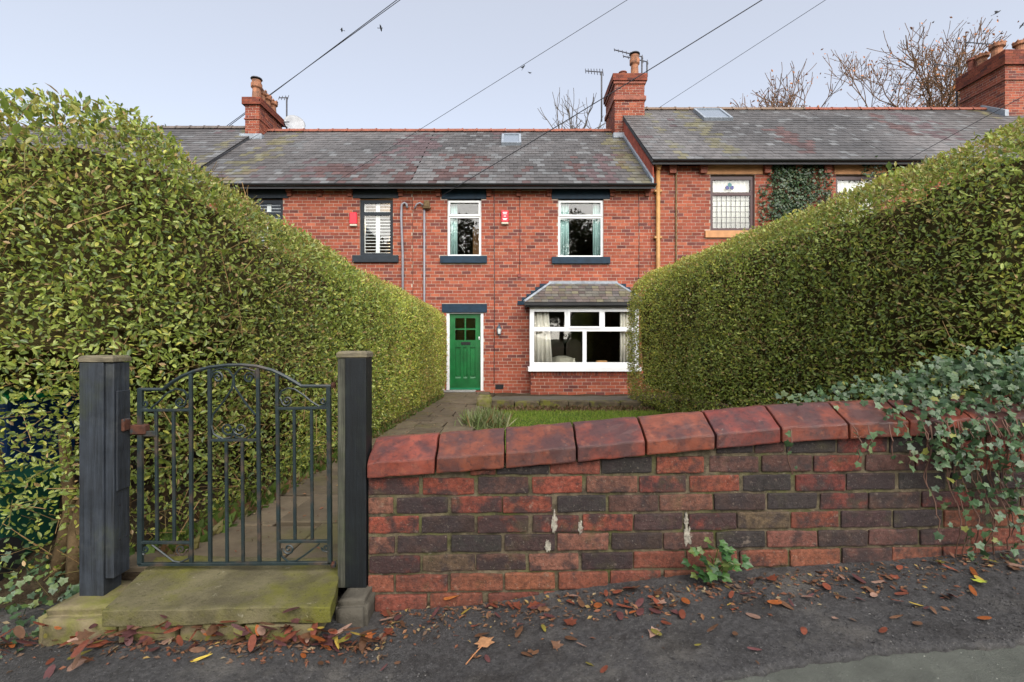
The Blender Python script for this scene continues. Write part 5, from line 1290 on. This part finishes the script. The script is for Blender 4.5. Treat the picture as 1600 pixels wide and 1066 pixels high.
for X0, ln_ in strands:
    x, z = X0 - .14 * ln_, copz(X0) + .06; s = []
    for k in range(int(ln_ / .02) + 2):
        s.append((x, wall_y(x) - .045 - .02 * math.sin(k * .4) - (.02 if k < 4 else 0), z)); x += random.uniform(-.005, .012); z -= .021
        if random.random() < .55: pts.append((x + random.uniform(-.02, .02), wall_y(x) - .055 - random.uniform(0, .035), z)); nr.append((0, -1, .25))
        if k < 7 and X0 > 1.6 and random.random() < .7: pts.append((x + random.uniform(-.05, .05), wall_y(x) - .06 - random.uniform(0, .05), z + random.uniform(-.02, .03))); nr.append((0, -.9, .4))
    stems.append(s)
ivy('ivy', 'blue-green ivy trailing over the right end of the brick wall', pts, np.array(nr), rng.uniform(.022, .048, len(pts)), 300, stems)
# creeper on the right house
pts = []; nr = []
for _ in range(6500):
    x = random.uniform(1200, 1310); y = random.uniform(246, 400)
    dens = 1.0 if 1209 < x < 1285 and (x < 1262 or y < 320) else .3
    if 1270 < x < 1282: dens *= .45
    if random.random() > dens or (x > 1300 and y > 258): continue
    q = P(x + random.gauss(0, 2), y, HY - random.uniform(.02, .14)); pts.append(q[:]); nr.append((0, -1, .3))
for _ in range(130):
    q = P(random.gauss(1192, 4), random.uniform(290, 370), HY - random.uniform(.02, .08)); pts.append(q[:]); nr.append((0, -1, .3))
for _ in range(160):
    q = P(random.uniform(1345, 1400), random.uniform(246, 275), HY - random.uniform(.05, .2)); pts.append(q[:]); nr.append((0, -1, .3))
ivy('ivy', 'dark green ivy climbing the wall and gutter of the right house', pts, np.array(nr), rng.uniform(.05, .10, len(pts)), 0, [], None, [(0.035, 0.07, 0.03), (0.05, 0.09, 0.035), (0.025, 0.05, 0.025), (0.09, 0.11, 0.04)])
# ivy and weeds at the foot of the left hedge
pts = []; nr = []
for _ in range(620):
    x = random.uniform(-2.7, -1.72); y = random.uniform(1.74, 2.35)
    if x > -1.78 and y < 2.06: continue
    z = float(soil_z(np.array([x]), np.array([y]))[0]) + abs(random.gauss(.0, .07)); pts.append((x, y, z)); nr.append((0, -.3, 1))
ivy('ivy', 'low ivy and weeds creeping over the ground beside the mossy base stone', pts, np.array(nr), rng.uniform(.02, .05, len(pts)), 200, [], None, [(0.06, 0.11, 0.05), (0.09, 0.14, 0.04), (0.05, 0.09, 0.05), (0.14, 0.17, 0.05)])
# leafy weed at the foot of the wall
wp = wx(1105); wyy = wall_y(wp) - .06; wz_ = float(gz(wp))
t = thing('weed_plant', 'leafy green weed growing from the pavement at the foot of the brick wall', 'plant', (wp, wyy, wz_))
for k in range(46):
    th = random.uniform(0, 2 * PI); r_ = random.uniform(.0, .10); h = random.uniform(.02, .15) * (1 - r_ * 4.5)
    p = (wp + math.cos(th) * r_ * 1.1, wyy - abs(math.sin(th)) * r_ * .8, wz_ + .02 + h)
    A, S, N = frames(np.array([[math.cos(th), -.4, random.uniform(-.3, .5)]]), np.array([[random.uniform(-.4, .4), -.6, .8]]))
    place('leaf', U_IVY, t, p, A[0], S[0], N[0], random.uniform(.035, .06), random.choice([(0.03, 0.085, 0.02), (0.045, 0.11, 0.022), (0.022, 0.06, 0.018), (0.09, 0.12, 0.03)]))
    if k % 4 == 0: MB().tube([(wp, wyy, wz_), ((wp + p[0]) / 2, (wyy + p[1]) / 2, p[2] * .55 + wz_ * .45 + .01), p], .002, 4).build('stem', m_lawn, t)
# pale leaved clump beside the path
cl = P(755, 662, 6.3)
t = thing('border_plant', 'pale grey-green lavender clump at the edge of path and lawn', 'plant', (cl.x, 6.3, path_z(6.3)))
n = 1500
pos = np.stack([rng.normal(cl.x + .02, .11, n), rng.normal(6.35, .16, n), np.full(n, path_z(6.3) - .03)], 1)
ax = np.stack([rng.normal(0, .5, n), rng.normal(0, .5, n), np.ones(n)], 1); A, S, N = frames(ax, rng.normal(size=(n, 3)))
me = scatter('blades', [(0, -.03, 0), (0, .03, 0), (.6, .035, .05), (.6, -.035, .05), (1, 0, .15)], [(0, 1, 2, 3), (3, 2, 4)], pos, A, S, N, rng.uniform(.10, .26, n), pick([(0.20, 0.23, 0.11), (0.14, 0.19, 0.06), (0.26, 0.26, 0.13), (0.2, 0.14, 0.06)], [3, 3, 2, 1], n)); me.materials.append(m_grass)
link('leaves', me, t)['kind'] = 'stuff'
# rough growth: bed behind the lawn, hedge foot along the path
n = 5200
yy = rng.uniform(2.2, 10.5, n); pos = np.stack([-1.5 - np.abs(rng.normal(0, .12, n)), yy, path_z(yy) - .03], 1)
n2 = 2600; p2 = np.stack([rng.uniform(-.4, 3.2, n2), rng.uniform(8.0, 8.8, n2), np.full(n2, 0.0)], 1); p2[:, 2] = path_z(p2[:, 1]) - .07
pos = np.concatenate([pos, p2]); n = len(pos)
ax = np.stack([rng.normal(0.2, .6, n), rng.normal(0, .6, n), np.ones(n)], 1); A, S, N = frames(ax, rng.normal(size=(n, 3)))
cols = pick([(0.09, 0.14, 0.025), (0.16, 0.14, 0.05), (0.14, 0.08, 0.04), (0.06, 0.10, 0.02)], [3, 2, 1.5, 2], n)
cols[-n2:] = pick([(0.11, 0.065, 0.035), (0.08, 0.09, 0.025), (0.15, 0.10, 0.05)], [3, 1.5, 2], n2)
me = scatter('undergrowth', LEAF4, LEAF4F, pos, A, S, N, rng.uniform(.03, .10, n), cols); me.materials.append(m_grass)
tag(link('undergrowth', me), 'rough weeds along the hedge foot and behind the lawn', 'undergrowth', kind='stuff')

# ------------------------------------------------------------------ fallen leaves
def dead_unit(kind):
    if kind == 'oval': base = [(math.cos(t) * .5 * (1 + .12 * math.cos(t)), math.sin(t) * .27) for t in np.linspace(-PI, PI, 11)[:-1]]
    elif kind == 'long': base = [(math.cos(t) * .55, math.sin(t) * .17) for t in np.linspace(-PI, PI, 11)[:-1]]
    else: base = [(-.42, 0), (-.3, -.2), (-.34, -.42), (-.05, -.3), (.02, -.5), (.2, -.25), (.55, 0), (.2, .25), (.02, .5), (-.05, .3), (-.34, .42), (-.3, .2)]
    me = []
    for var in range(3):
        c, tw = random.uniform(.25, .8), random.uniform(-.5, .5)
        f = lambda x, y: (x, y * (1 - .3 * abs(c)), c * y * y * 1.6 + .22 * x * x * random.choice((1, .6)) + tw * x * y)
        bm = bmesh.new(); ctr = [bm.verts.new(f(x, 0)) for x in (-.3, .05, .35)]
        ring = [bm.verts.new(f(*p)) for p in base]; n = len(base)
        for i in range(n):
            a_, b_ = ring[i], ring[(i + 1) % n]; mx_ = (a_.co.x + b_.co.x) / 2
            bm.faces.new((a_, b_, ctr[0 if mx_ < -.12 else (1 if mx_ < .2 else 2)]))
        bm.faces.new((ring[0], ring[0], ctr[0])) if False else None
        bmesh.ops.holes_fill(bm, edges=bm.edges[:])
        bmesh.ops.recalc_face_normals(bm, faces=bm.faces)
        m_ = bpy.data.meshes.new('dead_leaf_' + kind); bm.to_mesh(m_); bm.free(); m_.materials.append(m_dead); me.append(m_)
    return me
DU = {k: dead_unit(k) for k in ('oval', 'long', 'maple')}
DC = {'russet': (0.16, 0.045, 0.025), 'brown': (0.11, 0.055, 0.03), 'purple brown': (0.09, 0.035, 0.035), 'orange': (0.27, 0.08, 0.022), 'pale pinkish': (0.26, 0.16, 0.12), 'yellow': (0.36, 0.26, 0.05), 'olive': (0.15, 0.13, 0.025)}
KW = {'oval': 'oval', 'long': 'narrow', 'maple': 'lobed'}
def drop(x, y, kind, cname, size, label, group, rot=None, lift=0.0, tilt=.35):
    k = (x - 800) / F; h = None
    X0, Y0 = x, y
    z = float(gz(X0))
    o = link('fallen_leaf', random.choice(DU[kind]), None, (X0, Y0, z + .004 + size * .05 + lift))
    o.rotation_euler = (random.uniform(-tilt, tilt), random.uniform(-tilt, tilt), rot if rot is not None else random.uniform(0, 2 * PI))
    o.scale = (size, size, size * random.uniform(.5, .9))
    k = random.uniform(.75, 1.25); c = DC[cname]; o.color = (c[0] * k, c[1] * k, c[2] * k, 1)
    tag(o, label, 'leaf', group)
    return o
def on_ground(px, py):
    k = (px - 800) / F; dz = (py - 533) / F; D = 1.6
    for _ in range(20): D = (CZ - float(gz(k * D))) / dz
    return k * D, D
names = list(DC)
for i in range(170):            # drift against the step
    px = random.uniform(0, 600); py = random.gauss(1003 + (px < 160) * 18 - .02 * px, 13)
    if px < 70: py = random.uniform(960, 1030)
    X0, Y0 = on_ground(px, max(py, 978))
    Y0 = min(Y0, 1.70 if X0 > -1.46 else 1.79)
    c = random.choices(names, [4, 4, 3, 1.0, 1.4, .3, .6])[0]
    kd = random.choices(['oval', 'long', 'maple'], [3, 3, 1])[0]
    zone = 'left of the mossy base stone' if px < 70 else 'in front of the mossy base stone' if px < 160 else 'below the left end of the step' if px < 280 else 'below the middle of the step' if px < 400 else 'below the right end of the step' if px < 520 else 'below the small grey stone'
    drop(X0, Y0, kd, c, random.uniform(.034, .07), c + ' ' + KW[kd] + ' fallen leaf ' + zone, 'fallen leaves drifted below the step', lift=max(0, random.gauss(.035, .025)) * (Y0 > 1.55), tilt=.6)
for i in range(105):            # along the foot of the wall
    px = random.uniform(600, 1600); base = 957 - (px - 590) * .099
    X0, Y0 = on_ground(px, base + 6 + abs(random.gauss(0, 20 + (px > 850) * 14)))
    Y0 = min(Y0, wall_y(X0) - .03)
    c = random.choices(names, [4, 4, 2.5, 1.0, 1.2, .3, .5])[0]
    kd = random.choices(['oval', 'long', 'maple'], [4, 2, 1])[0]
    zone = 'near the dark post' if px < 720 else 'below the fourth coping stone' if px < 900 else 'left of the weed' if px < 1080 else 'just right of the weed' if px < 1250 else 'left of the hanging ivy' if px < 1450 else 'under the hanging ivy'
    drop(X0, Y0, kd, c, random.uniform(.03, .065), c + ' ' + KW[kd] + ' fallen leaf at the wall foot ' + zone, 'fallen leaves along the wall foot', lift=random.uniform(0, .008))
for i in range(38):             # scattered on the open pavement
    px = random.uniform(120, 1580); py = random.uniform(985 if px < 800 else 930, 1062)
    X0, Y0 = on_ground(px, py)
    if Y0 < edge_y(X0) + .02: continue
    c = random.choices(names, [3, 3, 1, 2, 1.5, 1, 1])[0]
    kd = random.choices(['oval', 'long', 'maple'], [3, 2, 1])[0]
    zone = 'in front of the step' if px < 530 else 'near the left half of the wall' if px < 1050 else 'near the right half of the wall'
    drop(X0, Y0, kd, c, random.uniform(.018, .05), 'small ' + c + ' ' + KW[kd] + ' leaf on open pavement ' + zone, 'single leaves on the open pavement')
def special(px, py, kind, cname, size, label, rot, col=None, lift=0):
    X0, Y0 = on_ground(px, py); o = drop(X0, Y0, kind, cname, size, label, None, rot, lift, .15)
    if col: o.color = (*col, 1)
    return o, X0, Y0
o, X0, Y0 = special(757, 1008, 'maple', 'pale pinkish', .085, 'large tan lobed leaf with a long stalk on the pavement below the wall', 1.9, (0.42, 0.22, 0.11))
MB().tube([(X0 - .005, Y0 - .02, float(gz(X0)) + .012), (X0 - .03, Y0 - .06, float(gz(X0)) + .008), (X0 - .055, Y0 - .11, float(gz(X0)) + .006)], .002, 5).build('stalk', M('leaf_stalk', (0.4, 0.18, 0.08), rough=.6), o)
for c in o.children:
    c.parent = None; c.location = (0, 0, 0)
    bpy.context.view_layer.update(); c.parent = o; c.matrix_parent_inverse = o.matrix_world.inverted()
special(315, 1032, 'long', 'yellow', .06, 'bright yellow leaf on the pavement in front of the step', .5, (0.62, 0.46, 0.08))
special(1530, 915, 'maple', 'yellow', .055, 'yellow-green leaf on the pavement near the ivy', .9, (0.42, 0.48, 0.06), .01)
special(706, 948, 'oval', 'orange', .08, 'big orange-brown leaf leaning on the wall foot near the dark post', .3, (0.36, 0.12, 0.03), .03)
special(1000, 960, 'oval', 'purple brown', .06, 'dark folded leaf on pale worn patch of the pavement', 1.1)
special(1178, 966, 'oval', 'pale pinkish', .05, 'pale buff oval leaf on the pavement below the weed', 2.4)
special(600, 996, 'long', 'russet', .075, 'long russet leaf below the small grey stone', .8)
n = 2600
px = np.where(rng.uniform(size=n) < .5, rng.uniform(-200, 620, n), rng.uniform(590, 1640, n))
pp = []
for x in px:
    y = (995 + abs(random.gauss(0, 18))) if x < 600 else 957 - (x - 590) * .099 + 3 + abs(random.gauss(0, 26))
    X0, Y0 = on_ground(x, y); Y0 = min(Y0, (1.72 if X0 > -1.46 else 2.1) if x < 590 else wall_y(X0) - .01)
    if x < 160 and random.random() < .6: X0 = random.uniform(-2.6, -1.75); Y0 = random.uniform(1.7, 2.3)
    pp.append((X0, Y0, float(gz(X0)) + .004))
for _ in range(900):
    y = random.uniform(2.15, 9); pp.append((random.choice((-1.5, -1.3, -1.1, -.8)) + random.gauss(0, .15), y, path_z(y) + .006))
pos = np.array(pp); n = len(pos)
A, S, N = frames(rng.normal(size=(n, 3)) * np.array([1, 1, .3]), np.array([0, 0, 1]) + rng.normal(0, .3, (n, 3)))
me = scatter('leaf_litter', LEAF4, LEAF4F, pos, A, S, N, rng.uniform(.006, .03, n), pick([(0.14, 0.055, 0.03), (0.09, 0.055, 0.035), (0.25, 0.17, 0.06), (0.18, 0.085, 0.04), (0.22, 0.17, 0.10)], [3, 4, .6, 2, .6], n)); me.materials.append(m_litter)
tag(link('leaf_litter', me), 'small leaf scraps on pavement and path', 'leaf litter', kind='stuff')

# stone chips standing in the worn tarmac and the road
n = 9000
gxp = rng.uniform(-2.3, 2.9, n); e_ = edge_y(gxp); on_road = rng.uniform(size=n) < .25
gyp = np.where(on_road, e_ - rng.uniform(.0, .35, n), e_ + rng.uniform(0, 1, n) * (1.95 - e_))
zz = np.where(on_road, gz(gxp) - .022, gz(gxp))
pos = np.stack([gxp, gyp, zz - .001], 1)
A, S, N = frames(rng.normal(size=(n, 3)) * np.array([1, 1, .25]), np.array([0, 0, 1]) + rng.normal(0, .35, (n, 3)))
sz = rng.uniform(.002, .005, n) * np.where(rng.uniform(size=n) < .05, 1.7, 1)
cols = pick([(0.05, 0.049, 0.05), (0.085, 0.083, 0.083), (0.13, 0.125, 0.12), (0.028, 0.027, 0.028)], [4, 3, .7, 3], n); cols[on_road] = pick([(0.13, 0.14, 0.12), (0.2, 0.21, 0.18), (0.08, 0.085, 0.075)], [3, 1.5, 2], int(on_road.sum()))
me = scatter('stone_chips', [(-.6, -.5, 0), (.6, -.45, 0), (.5, .55, 0), (-.5, .5, 0), (-.25, -.2, .45), (.3, -.15, .5), (.1, .3, .4)], [(0, 1, 5, 4), (1, 2, 6, 5), (2, 3, 6), (3, 0, 4, 6), (4, 5, 6)], pos, A, S, N, sz, cols); me.materials.append(m_litter)
tag(link('gravel', me), 'fine stone chips in the worn tarmac', 'gravel', kind='stuff')
for pts_, r0 in (([(-1.98, 2.2, CZ - 1.1), (-1.99, 2.22, CZ - .85), (-1.95, 2.26, CZ - .6), (-1.90, 2.3, CZ - .3), (-1.95, 2.4, CZ + .1)], .034), ([(-1.88, 2.3, CZ - 1.1), (-1.86, 2.32, CZ - .8), (-1.89, 2.36, CZ - .5), (-1.98, 2.4, CZ - .1)], .028), ([(-2.12, 2.25, CZ - 1.1), (-2.10, 2.3, CZ - .8), (-2.18, 2.35, CZ - .4)], .026)):
    MB().tube(pts_, [r0 * (1.25 - .2 * k) for k in range(len(pts_))], 9).build('stem', m_bark, hl, smooth=True)

# ------------------------------------------------------------------ bins behind the left hedge
def bin_(label, x, y, z, w, d_, h, mb, ml):
    t = thing('wheelie_bin', label, 'bin', (x, y, z), 'bins behind the hedge')
    p = []
    for zz, k in ((z + .05, .82), (z + h, 1.0)):
        p += [(x - w / 2 * k, y - d_ / 2 * k, zz), (x + w / 2 * k, y - d_ / 2 * k, zz), (x + w / 2 * k, y + d_ / 2 * k, zz), (x - w / 2 * k, y + d_ / 2 * k, zz)]
    MB().hexa(p).build('bin_body', mb, t, bevel=.02, seg=2)
    MB().box(x - w / 2 - .02, x + w / 2 + .02, y - d_ / 2 - .03, y + d_ / 2 + .02, z + h + .002, z + h + .05).build('lid', ml, t, bevel=.02, seg=2)
    for s in (-1, 1):
        o = MB().lathe(0, 0, [(.05, -.025), (.1, -.025), (.1, .025), (.05, .025)], 18).build('wheel', m_rubber, t); o.rotation_euler = (0, R(90), 0); o.location = Vector((x + s * w * .42, y - d_ * .42, z + .1)) - wloc(t)
bin_('blue recycling bin with bright green lid behind the left hedge foot', -3.25, 3.1, CZ - 1.1, .55, .5, .74, m_binb, m_binl)
bin_('dark green bin low behind the left hedge foot', -2.56, 2.42, CZ - 1.13, .34, .34, .42, m_bing, m_bing)

# ------------------------------------------------------------------ trees
def tree(name, label, base, height, spread, seed, twig_col, trunk_r=.22, levels=5, leafcol=None, n_leaf=0):
    rs = random.Random(seed); segs = []; tips = []
    def grow(p, dr_, ln_, r, lev):
        nseg = 3; q = p
        for k in range(nseg):
            dr_ = (dr_ + Vector((rs.gauss(0, .13), rs.gauss(0, .13), .06))).normalized()
            q2 = q + dr_ * (ln_ / nseg); segs.append((q, q2, r * (1 - .25 * k / nseg), r * (1 - .25 * (k + 1) / nseg), lev)); q = q2
            if lev >= 2 and rs.random() < (.75 if levels < 6 else .6):
                side = (dr_ + Vector((rs.gauss(0, .8), rs.gauss(0, .8), rs.gauss(.1, .5)))).normalized()
                if lev < levels: grow(q, side, ln_ * rs.uniform(.45, .65), r * .5, lev + 1)
        if lev < levels:
            for k in range(rs.choice((2, 3, 3))):
                d2 = (dr_ + Vector((rs.gauss(0, spread), rs.gauss(0, spread), rs.gauss(.12, .25)))).normalized()
                grow(q, d2, ln_ * rs.uniform(.6, .8), r * .62, lev + 1)
        else: tips.append(q)
    b = Vector(base)
    grow(b, Vector((0, 0, 1)), height * .30, trunk_r, 0)
    t = thing(name, label, 'tree', tuple(b), 'bare trees behind the roofs')
    tv = [(0, 1, 0), (0, -.5, .87), (0, -.5, -.87), (1, 1, 0), (1, -.5, .87), (1, -.5, -.87)]
    for nm, sel in (('trunk', [s for s in segs if s[4] == 0]), ('crown', [s for s in segs if s[4] > 0])):
        V = []; C = []
        for a_, c_, r0, r1, lev in sel:
            A = (c_ - a_).normalized(); S = A.cross(Vector((.3, .9, .2))).normalized(); N = A.cross(S)
            for e, r_ in ((a_, r0), (c_, r1)):
                r_ = max(r_, .0125)
                for k in range(4): V.append(e + (S * math.cos(k * PI / 2) + N * math.sin(k * PI / 2)) * r_)
            C += [twig_col] * 8
        n = len(sel); tf = [(0, 1, 5, 4), (1, 2, 6, 5), (2, 3, 7, 6), (3, 0, 4, 7)]; fl = np.array(tf).ravel()
        me = fast_mesh(nm, np.array([v[:] for v in V]), np.full(n * 4, 4), (fl[None, :] + (np.arange(n) * 8)[:, None]).ravel(), np.array(C)); me.materials.append(m_twig); link(nm, me, t)
    if n_leaf:
        pos = np.array([tips[rs.randrange(len(tips))][:] for _ in range(n_leaf)]) + rng.normal(0, .2, (n_leaf, 3))
        A, S, N = frames(rng.normal(size=(n_leaf, 3)), rng.normal(size=(n_leaf, 3)))
        me = scatter('leaves', LEAF4, LEAF4F, pos, A, S, N, rng.uniform(.10, .2, n_leaf), pick([leafcol, (0.16, 0.07, 0.04)], [2, 1], n_leaf)); me.materials.append(m_litter); link('leaves', me, t)['kind'] = 'stuff'
    return t
for k, (tx, th_, lab) in enumerate(((20.3, 21.2, 'bare brown twiggy tree above the right roof, leftmost of its clump'), (21.7, 20.6, 'bare brown twiggy tree above the right roof, second of its clump from the left'),
                                (23.1, 15.0, 'bare brown twiggy tree above the right roof, third of its clump from the left'), (24.2, 14.2, 'bare brown twiggy tree beside the far right chimney'))):
    tree('bare_tree', lab, (tx, 30.5 + k % 2, CZ - 1), th_, .48, 3 + 2 * k, (0.15, 0.088, 0.052), .2, 6, (0.42, 0.16, 0.05), 1500)
tree('bare_tree', 'bare grey tree behind the ridge left of the middle chimney', (4.3, 32, CZ - 1), 17.6, .5, 11, (0.10, 0.085, 0.075), .2, 5)
tree('bare_tree', 'bare grey tree behind the ridge right of the middle chimney', (9.6, 34, CZ - 1), 17.0, .5, 17, (0.10, 0.085, 0.075), .2, 5)

# trees across the road, behind the viewer: the front windows mirror them
def leafy(label, x, y, h, seed):
    rs = np.random.default_rng(seed); z0 = float(gz(x)) - .3
    t = thing('broadleaf_tree', label, 'tree', (x, y, z0), 'trees across the road')
    m = MB(); top = Vector((x, y, z0 + h * .8)); m.tube([(x, y, z0), (x + .1, y, z0 + h * .4), top], [.25, .18, .05], 8)
    for k in range(7):
        a_ = rs.uniform(0, 6.28); b_ = Vector((x, y, z0 + h * rs.uniform(.3, .65))); m.tube([b_, b_ + Vector((math.cos(a_) * h * .2, math.sin(a_) * h * .2, h * .18))], [.1, .03], 6)
    m.build('trunk', m_bark, t)
    n = 9000; d_ = unit(rs.normal(size=(n, 3))); r_ = rs.uniform(.45, 1, n) ** .5
    p = d_ * r_[:, None] * (1 + .25 * noise3(d_ * 2 + seed, 2.4))[:, None] * np.array([[h * .30, h * .30, h * .40]]) + np.array([[x, y, z0 + h * .58]])
    A, S, N = frames(rs.normal(size=(n, 3)), rs.normal(size=(n, 3)))
    me = scatter('crown', LEAF4, LEAF4F, p, A, S, N, rs.uniform(.3, .6, n), pick([(0.06, 0.075, 0.025), (0.09, 0.085, 0.03), (0.12, 0.08, 0.03)], [3, 2, 1], n)); me.materials.append(m_leaf)
    link('crown', me, t)['kind'] = 'stuff'
for k, (x, h) in enumerate(((-16, 13), (-10.5, 14), (-5.4, 14.5), (0, 13), (5.2, 14), (10.4, 14.5), (16, 13))): leafy('leafy tree across the road mirrored in the front windows', x, -26 - (k % 3), h, 40 + k)

# ------------------------------------------------------------------ antennas, dish, cables, birds
def antenna(label, base, top, boom, n_el, el, tilt=0.0, name='tv_antenna'):
    base, top = Vector(base), Vector(top); t = thing(name, label, 'antenna', tuple(base), 'rooftop aerials')
    MB().tube([base, top], .028, 6).build('mast', m_alu, t)
    a, b_ = Vector(boom[0]), Vector(boom[1]); MB().tube([a, b_], .018, 5).build('boom', m_alu, t)
    for k in range(n_el):
        q = a + (b_ - a) * (k / max(1, n_el - 1)); h = el * (1 - .35 * abs(k / max(1, n_el - 1) - 1))
        MB().tube([q - Vector((0, h * .5, h)), q + Vector((0, h * .5, h))], .013, 4).build('element', m_alu, t)
    return t
AD = 16.4
antenna('tall aerial mast left of the middle chimney', P(940, 190, 16.8), P(940, 112, 16.8), [P(915, 111, 16.8), P(942, 113, 16.8)], 7, .16)
antenna('aerial with long boom above the middle chimney pot, upper one', P(1003, 116, 16.2), P(1003, 88, 16.2), [P(960, 78, 16.2), P(1004, 89, 16.2)], 8, .09)
antenna('short aerial right of the middle chimney pot', P(1011, 120, 16.2), P(1011, 96, 16.2), [P(974, 88, 16.2), P(1012, 97, 16.2)], 6, .10)
antenna('small aerial on a mast beside the left chimney', P(448, 206, 16.6), P(448, 152, 16.6), [P(436, 153, 16.6), P(450, 153, 16.6)], 4, .11)
antenna('aerial on a mast among the twigs left of the far right chimney', P(1495, 175, 17.2), P(1495, 105, 17.2), [P(1461, 100, 17.2), P(1496, 106, 17.2)], 7, .06)
antenna('aerial above the pots of the far right chimney', P(1551, 95, 16.6), P(1551, 69, 16.6), [P(1509, 66, 16.6), P(1553, 70, 16.6)], 8, .06)
dc = P(458, 196, 16.5)
t = thing('satellite_dish', 'grey satellite dish behind the ridge beside the left chimney', 'satellite dish', tuple(dc))
prof = [(.02, 0), (.15, .02), (.27, .06), (.33, .10), (.335, .105), (.27, .07), (.15, .03), (.02, .012)]
o = MB().lathe(0, 0, prof, 20).build('dish', m_dish, t, smooth=True); o.location = (0.05, 0, 0); o.rotation_euler = (R(70), 0, R(30))
MB().tube([dc + Vector((-.22, -.05, -.1)), dc + Vector((-.2, -.25, .0)), dc + Vector((.0, -.3, -.02))], .018, 6).tube([dc, dc + Vector((-.15, .1, -.3))], .025, 6).build('arm', m_alu, t)

def cable(label, a, b_, r=.012, sag=.0, ext=0.0):
    a, b_ = Vector(a), Vector(b_); d_ = b_ - a; pts = []
    for k in range(25):
        s = k / 24 * (1 + ext); q = a + d_ * s; pts.append(q - Vector((0, 0, sag * 4 * (s / (1 + ext)) * (1 - s / (1 + ext)))))
    tag(MB().tube(pts, r, 6).build('overhead_cable', m_wire, smooth=True), label, 'cable', 'overhead cables')
cable('paired overhead cable passing behind the left chimney, lower strand', P(350, 203, 17.6), P(620, 0, 15), .012, 0, .6)
cable('paired overhead cable passing behind the left chimney, upper strand', P(350, 200, 17.6), P(625, 0, 15), .011, 0, .6)
cable('thin overhead cable running to the eaves of the left house', P(500, 300, 12.3), P(980, 0, 9), .005, 0, .6)
cable('thick black overhead cable crossing in front of the middle chimney', P(690, 306, 12.3), P(1183, 0, 9), .0095, .06, .6)
cable('thin overhead cable ending at the ridge right of the middle chimney', P(1015, 178, 16.3), P(1290, 0, 11), .006, 0, .6)
cable('short overhead cable crossing the slates left of the far right chimney', P(1395, 262, 12.3), P(1600, 150, 10.5), .007, 0, .6)
cable('thin cable lying across the slates from the left chimney', P(404, 210, 15.2), P(290, 274, 12.5), .007, 0, 0)
def bird(x, y, D, span, bank, label):
    c = P(x, y, D)
    body = [(-.5, 0, 0, .02), (-.3, 0, 0, .07), (0, 0, .02, .11), (.25, 0, .03, .08), (.38, 0, .05, .06), (.5, 0, .04, .01)]
    m = MB().tube([(b[0] * span * .8, b[1], b[2] * span) for b in body], [b[3] * span * .8 for b in body], 8)
    for s in (-1, 1):
        up = random.uniform(-.15, .4)
        v = [(.15, s * .05, .02), (-.15, s * .05, .02), (.14, s * .30, .02 + up * .3), (-.14, s * .28, .02 + up * .3), (-.05, s * .55, .02 + up * .5)]
        v = [(a[0] * span, a[1] * span, a[2] * span) for a in v]; v2 = [(a[0], a[1], a[2] + .02 * span) for a in v]
        m.add(v + v2, [(0, 1, 3, 2), (2, 3, 4), (5, 7, 8, 6), (7, 9, 8), (0, 2, 7, 5), (2, 4, 9, 7), (4, 3, 8, 9), (3, 1, 6, 8), (1, 0, 5, 6)])
    m.add([(-.38 * span, -.03 * span, 0), (-.38 * span, .03 * span, 0), (-.62 * span, .09 * span, 0), (-.62 * span, -.09 * span, 0), (-.5 * span, 0, .02 * span)], [(0, 1, 4), (1, 2, 4), (2, 3, 4), (3, 0, 4), (3, 2, 1, 0)])
    me = m.mesh('bird'); me.materials.append(m_bird); o = link('bird', me, None, c)
    o.rotation_euler = (R(bank), R(random.uniform(-20, 20)), R(random.uniform(0, 360))); tag(o, label, 'bird', 'birds in flight')
bird(534, 47, 40, .4, 30, 'small dark bird in flight left of the paired cable')
bird(595, 44, 40, .5, -40, 'small dark bird in flight right of the paired cable')
bird(818, 105, 40, .55, 35, 'dark bird in flight touching the thin cable over the roof, upper of two')
bird(827, 114, 40, .45, -20, 'dark bird in flight just below the thin cable over the roof')
bird(1558, 20, 38, .6, 50, 'dark bird in flight at the top right, highest of three')
bird(1540, 52, 38, .55, 10, 'dark bird in flight just above the far right chimney pots')
bird(1597, 40, 38, .5, 40, 'dark bird in flight at the right edge of the sky')
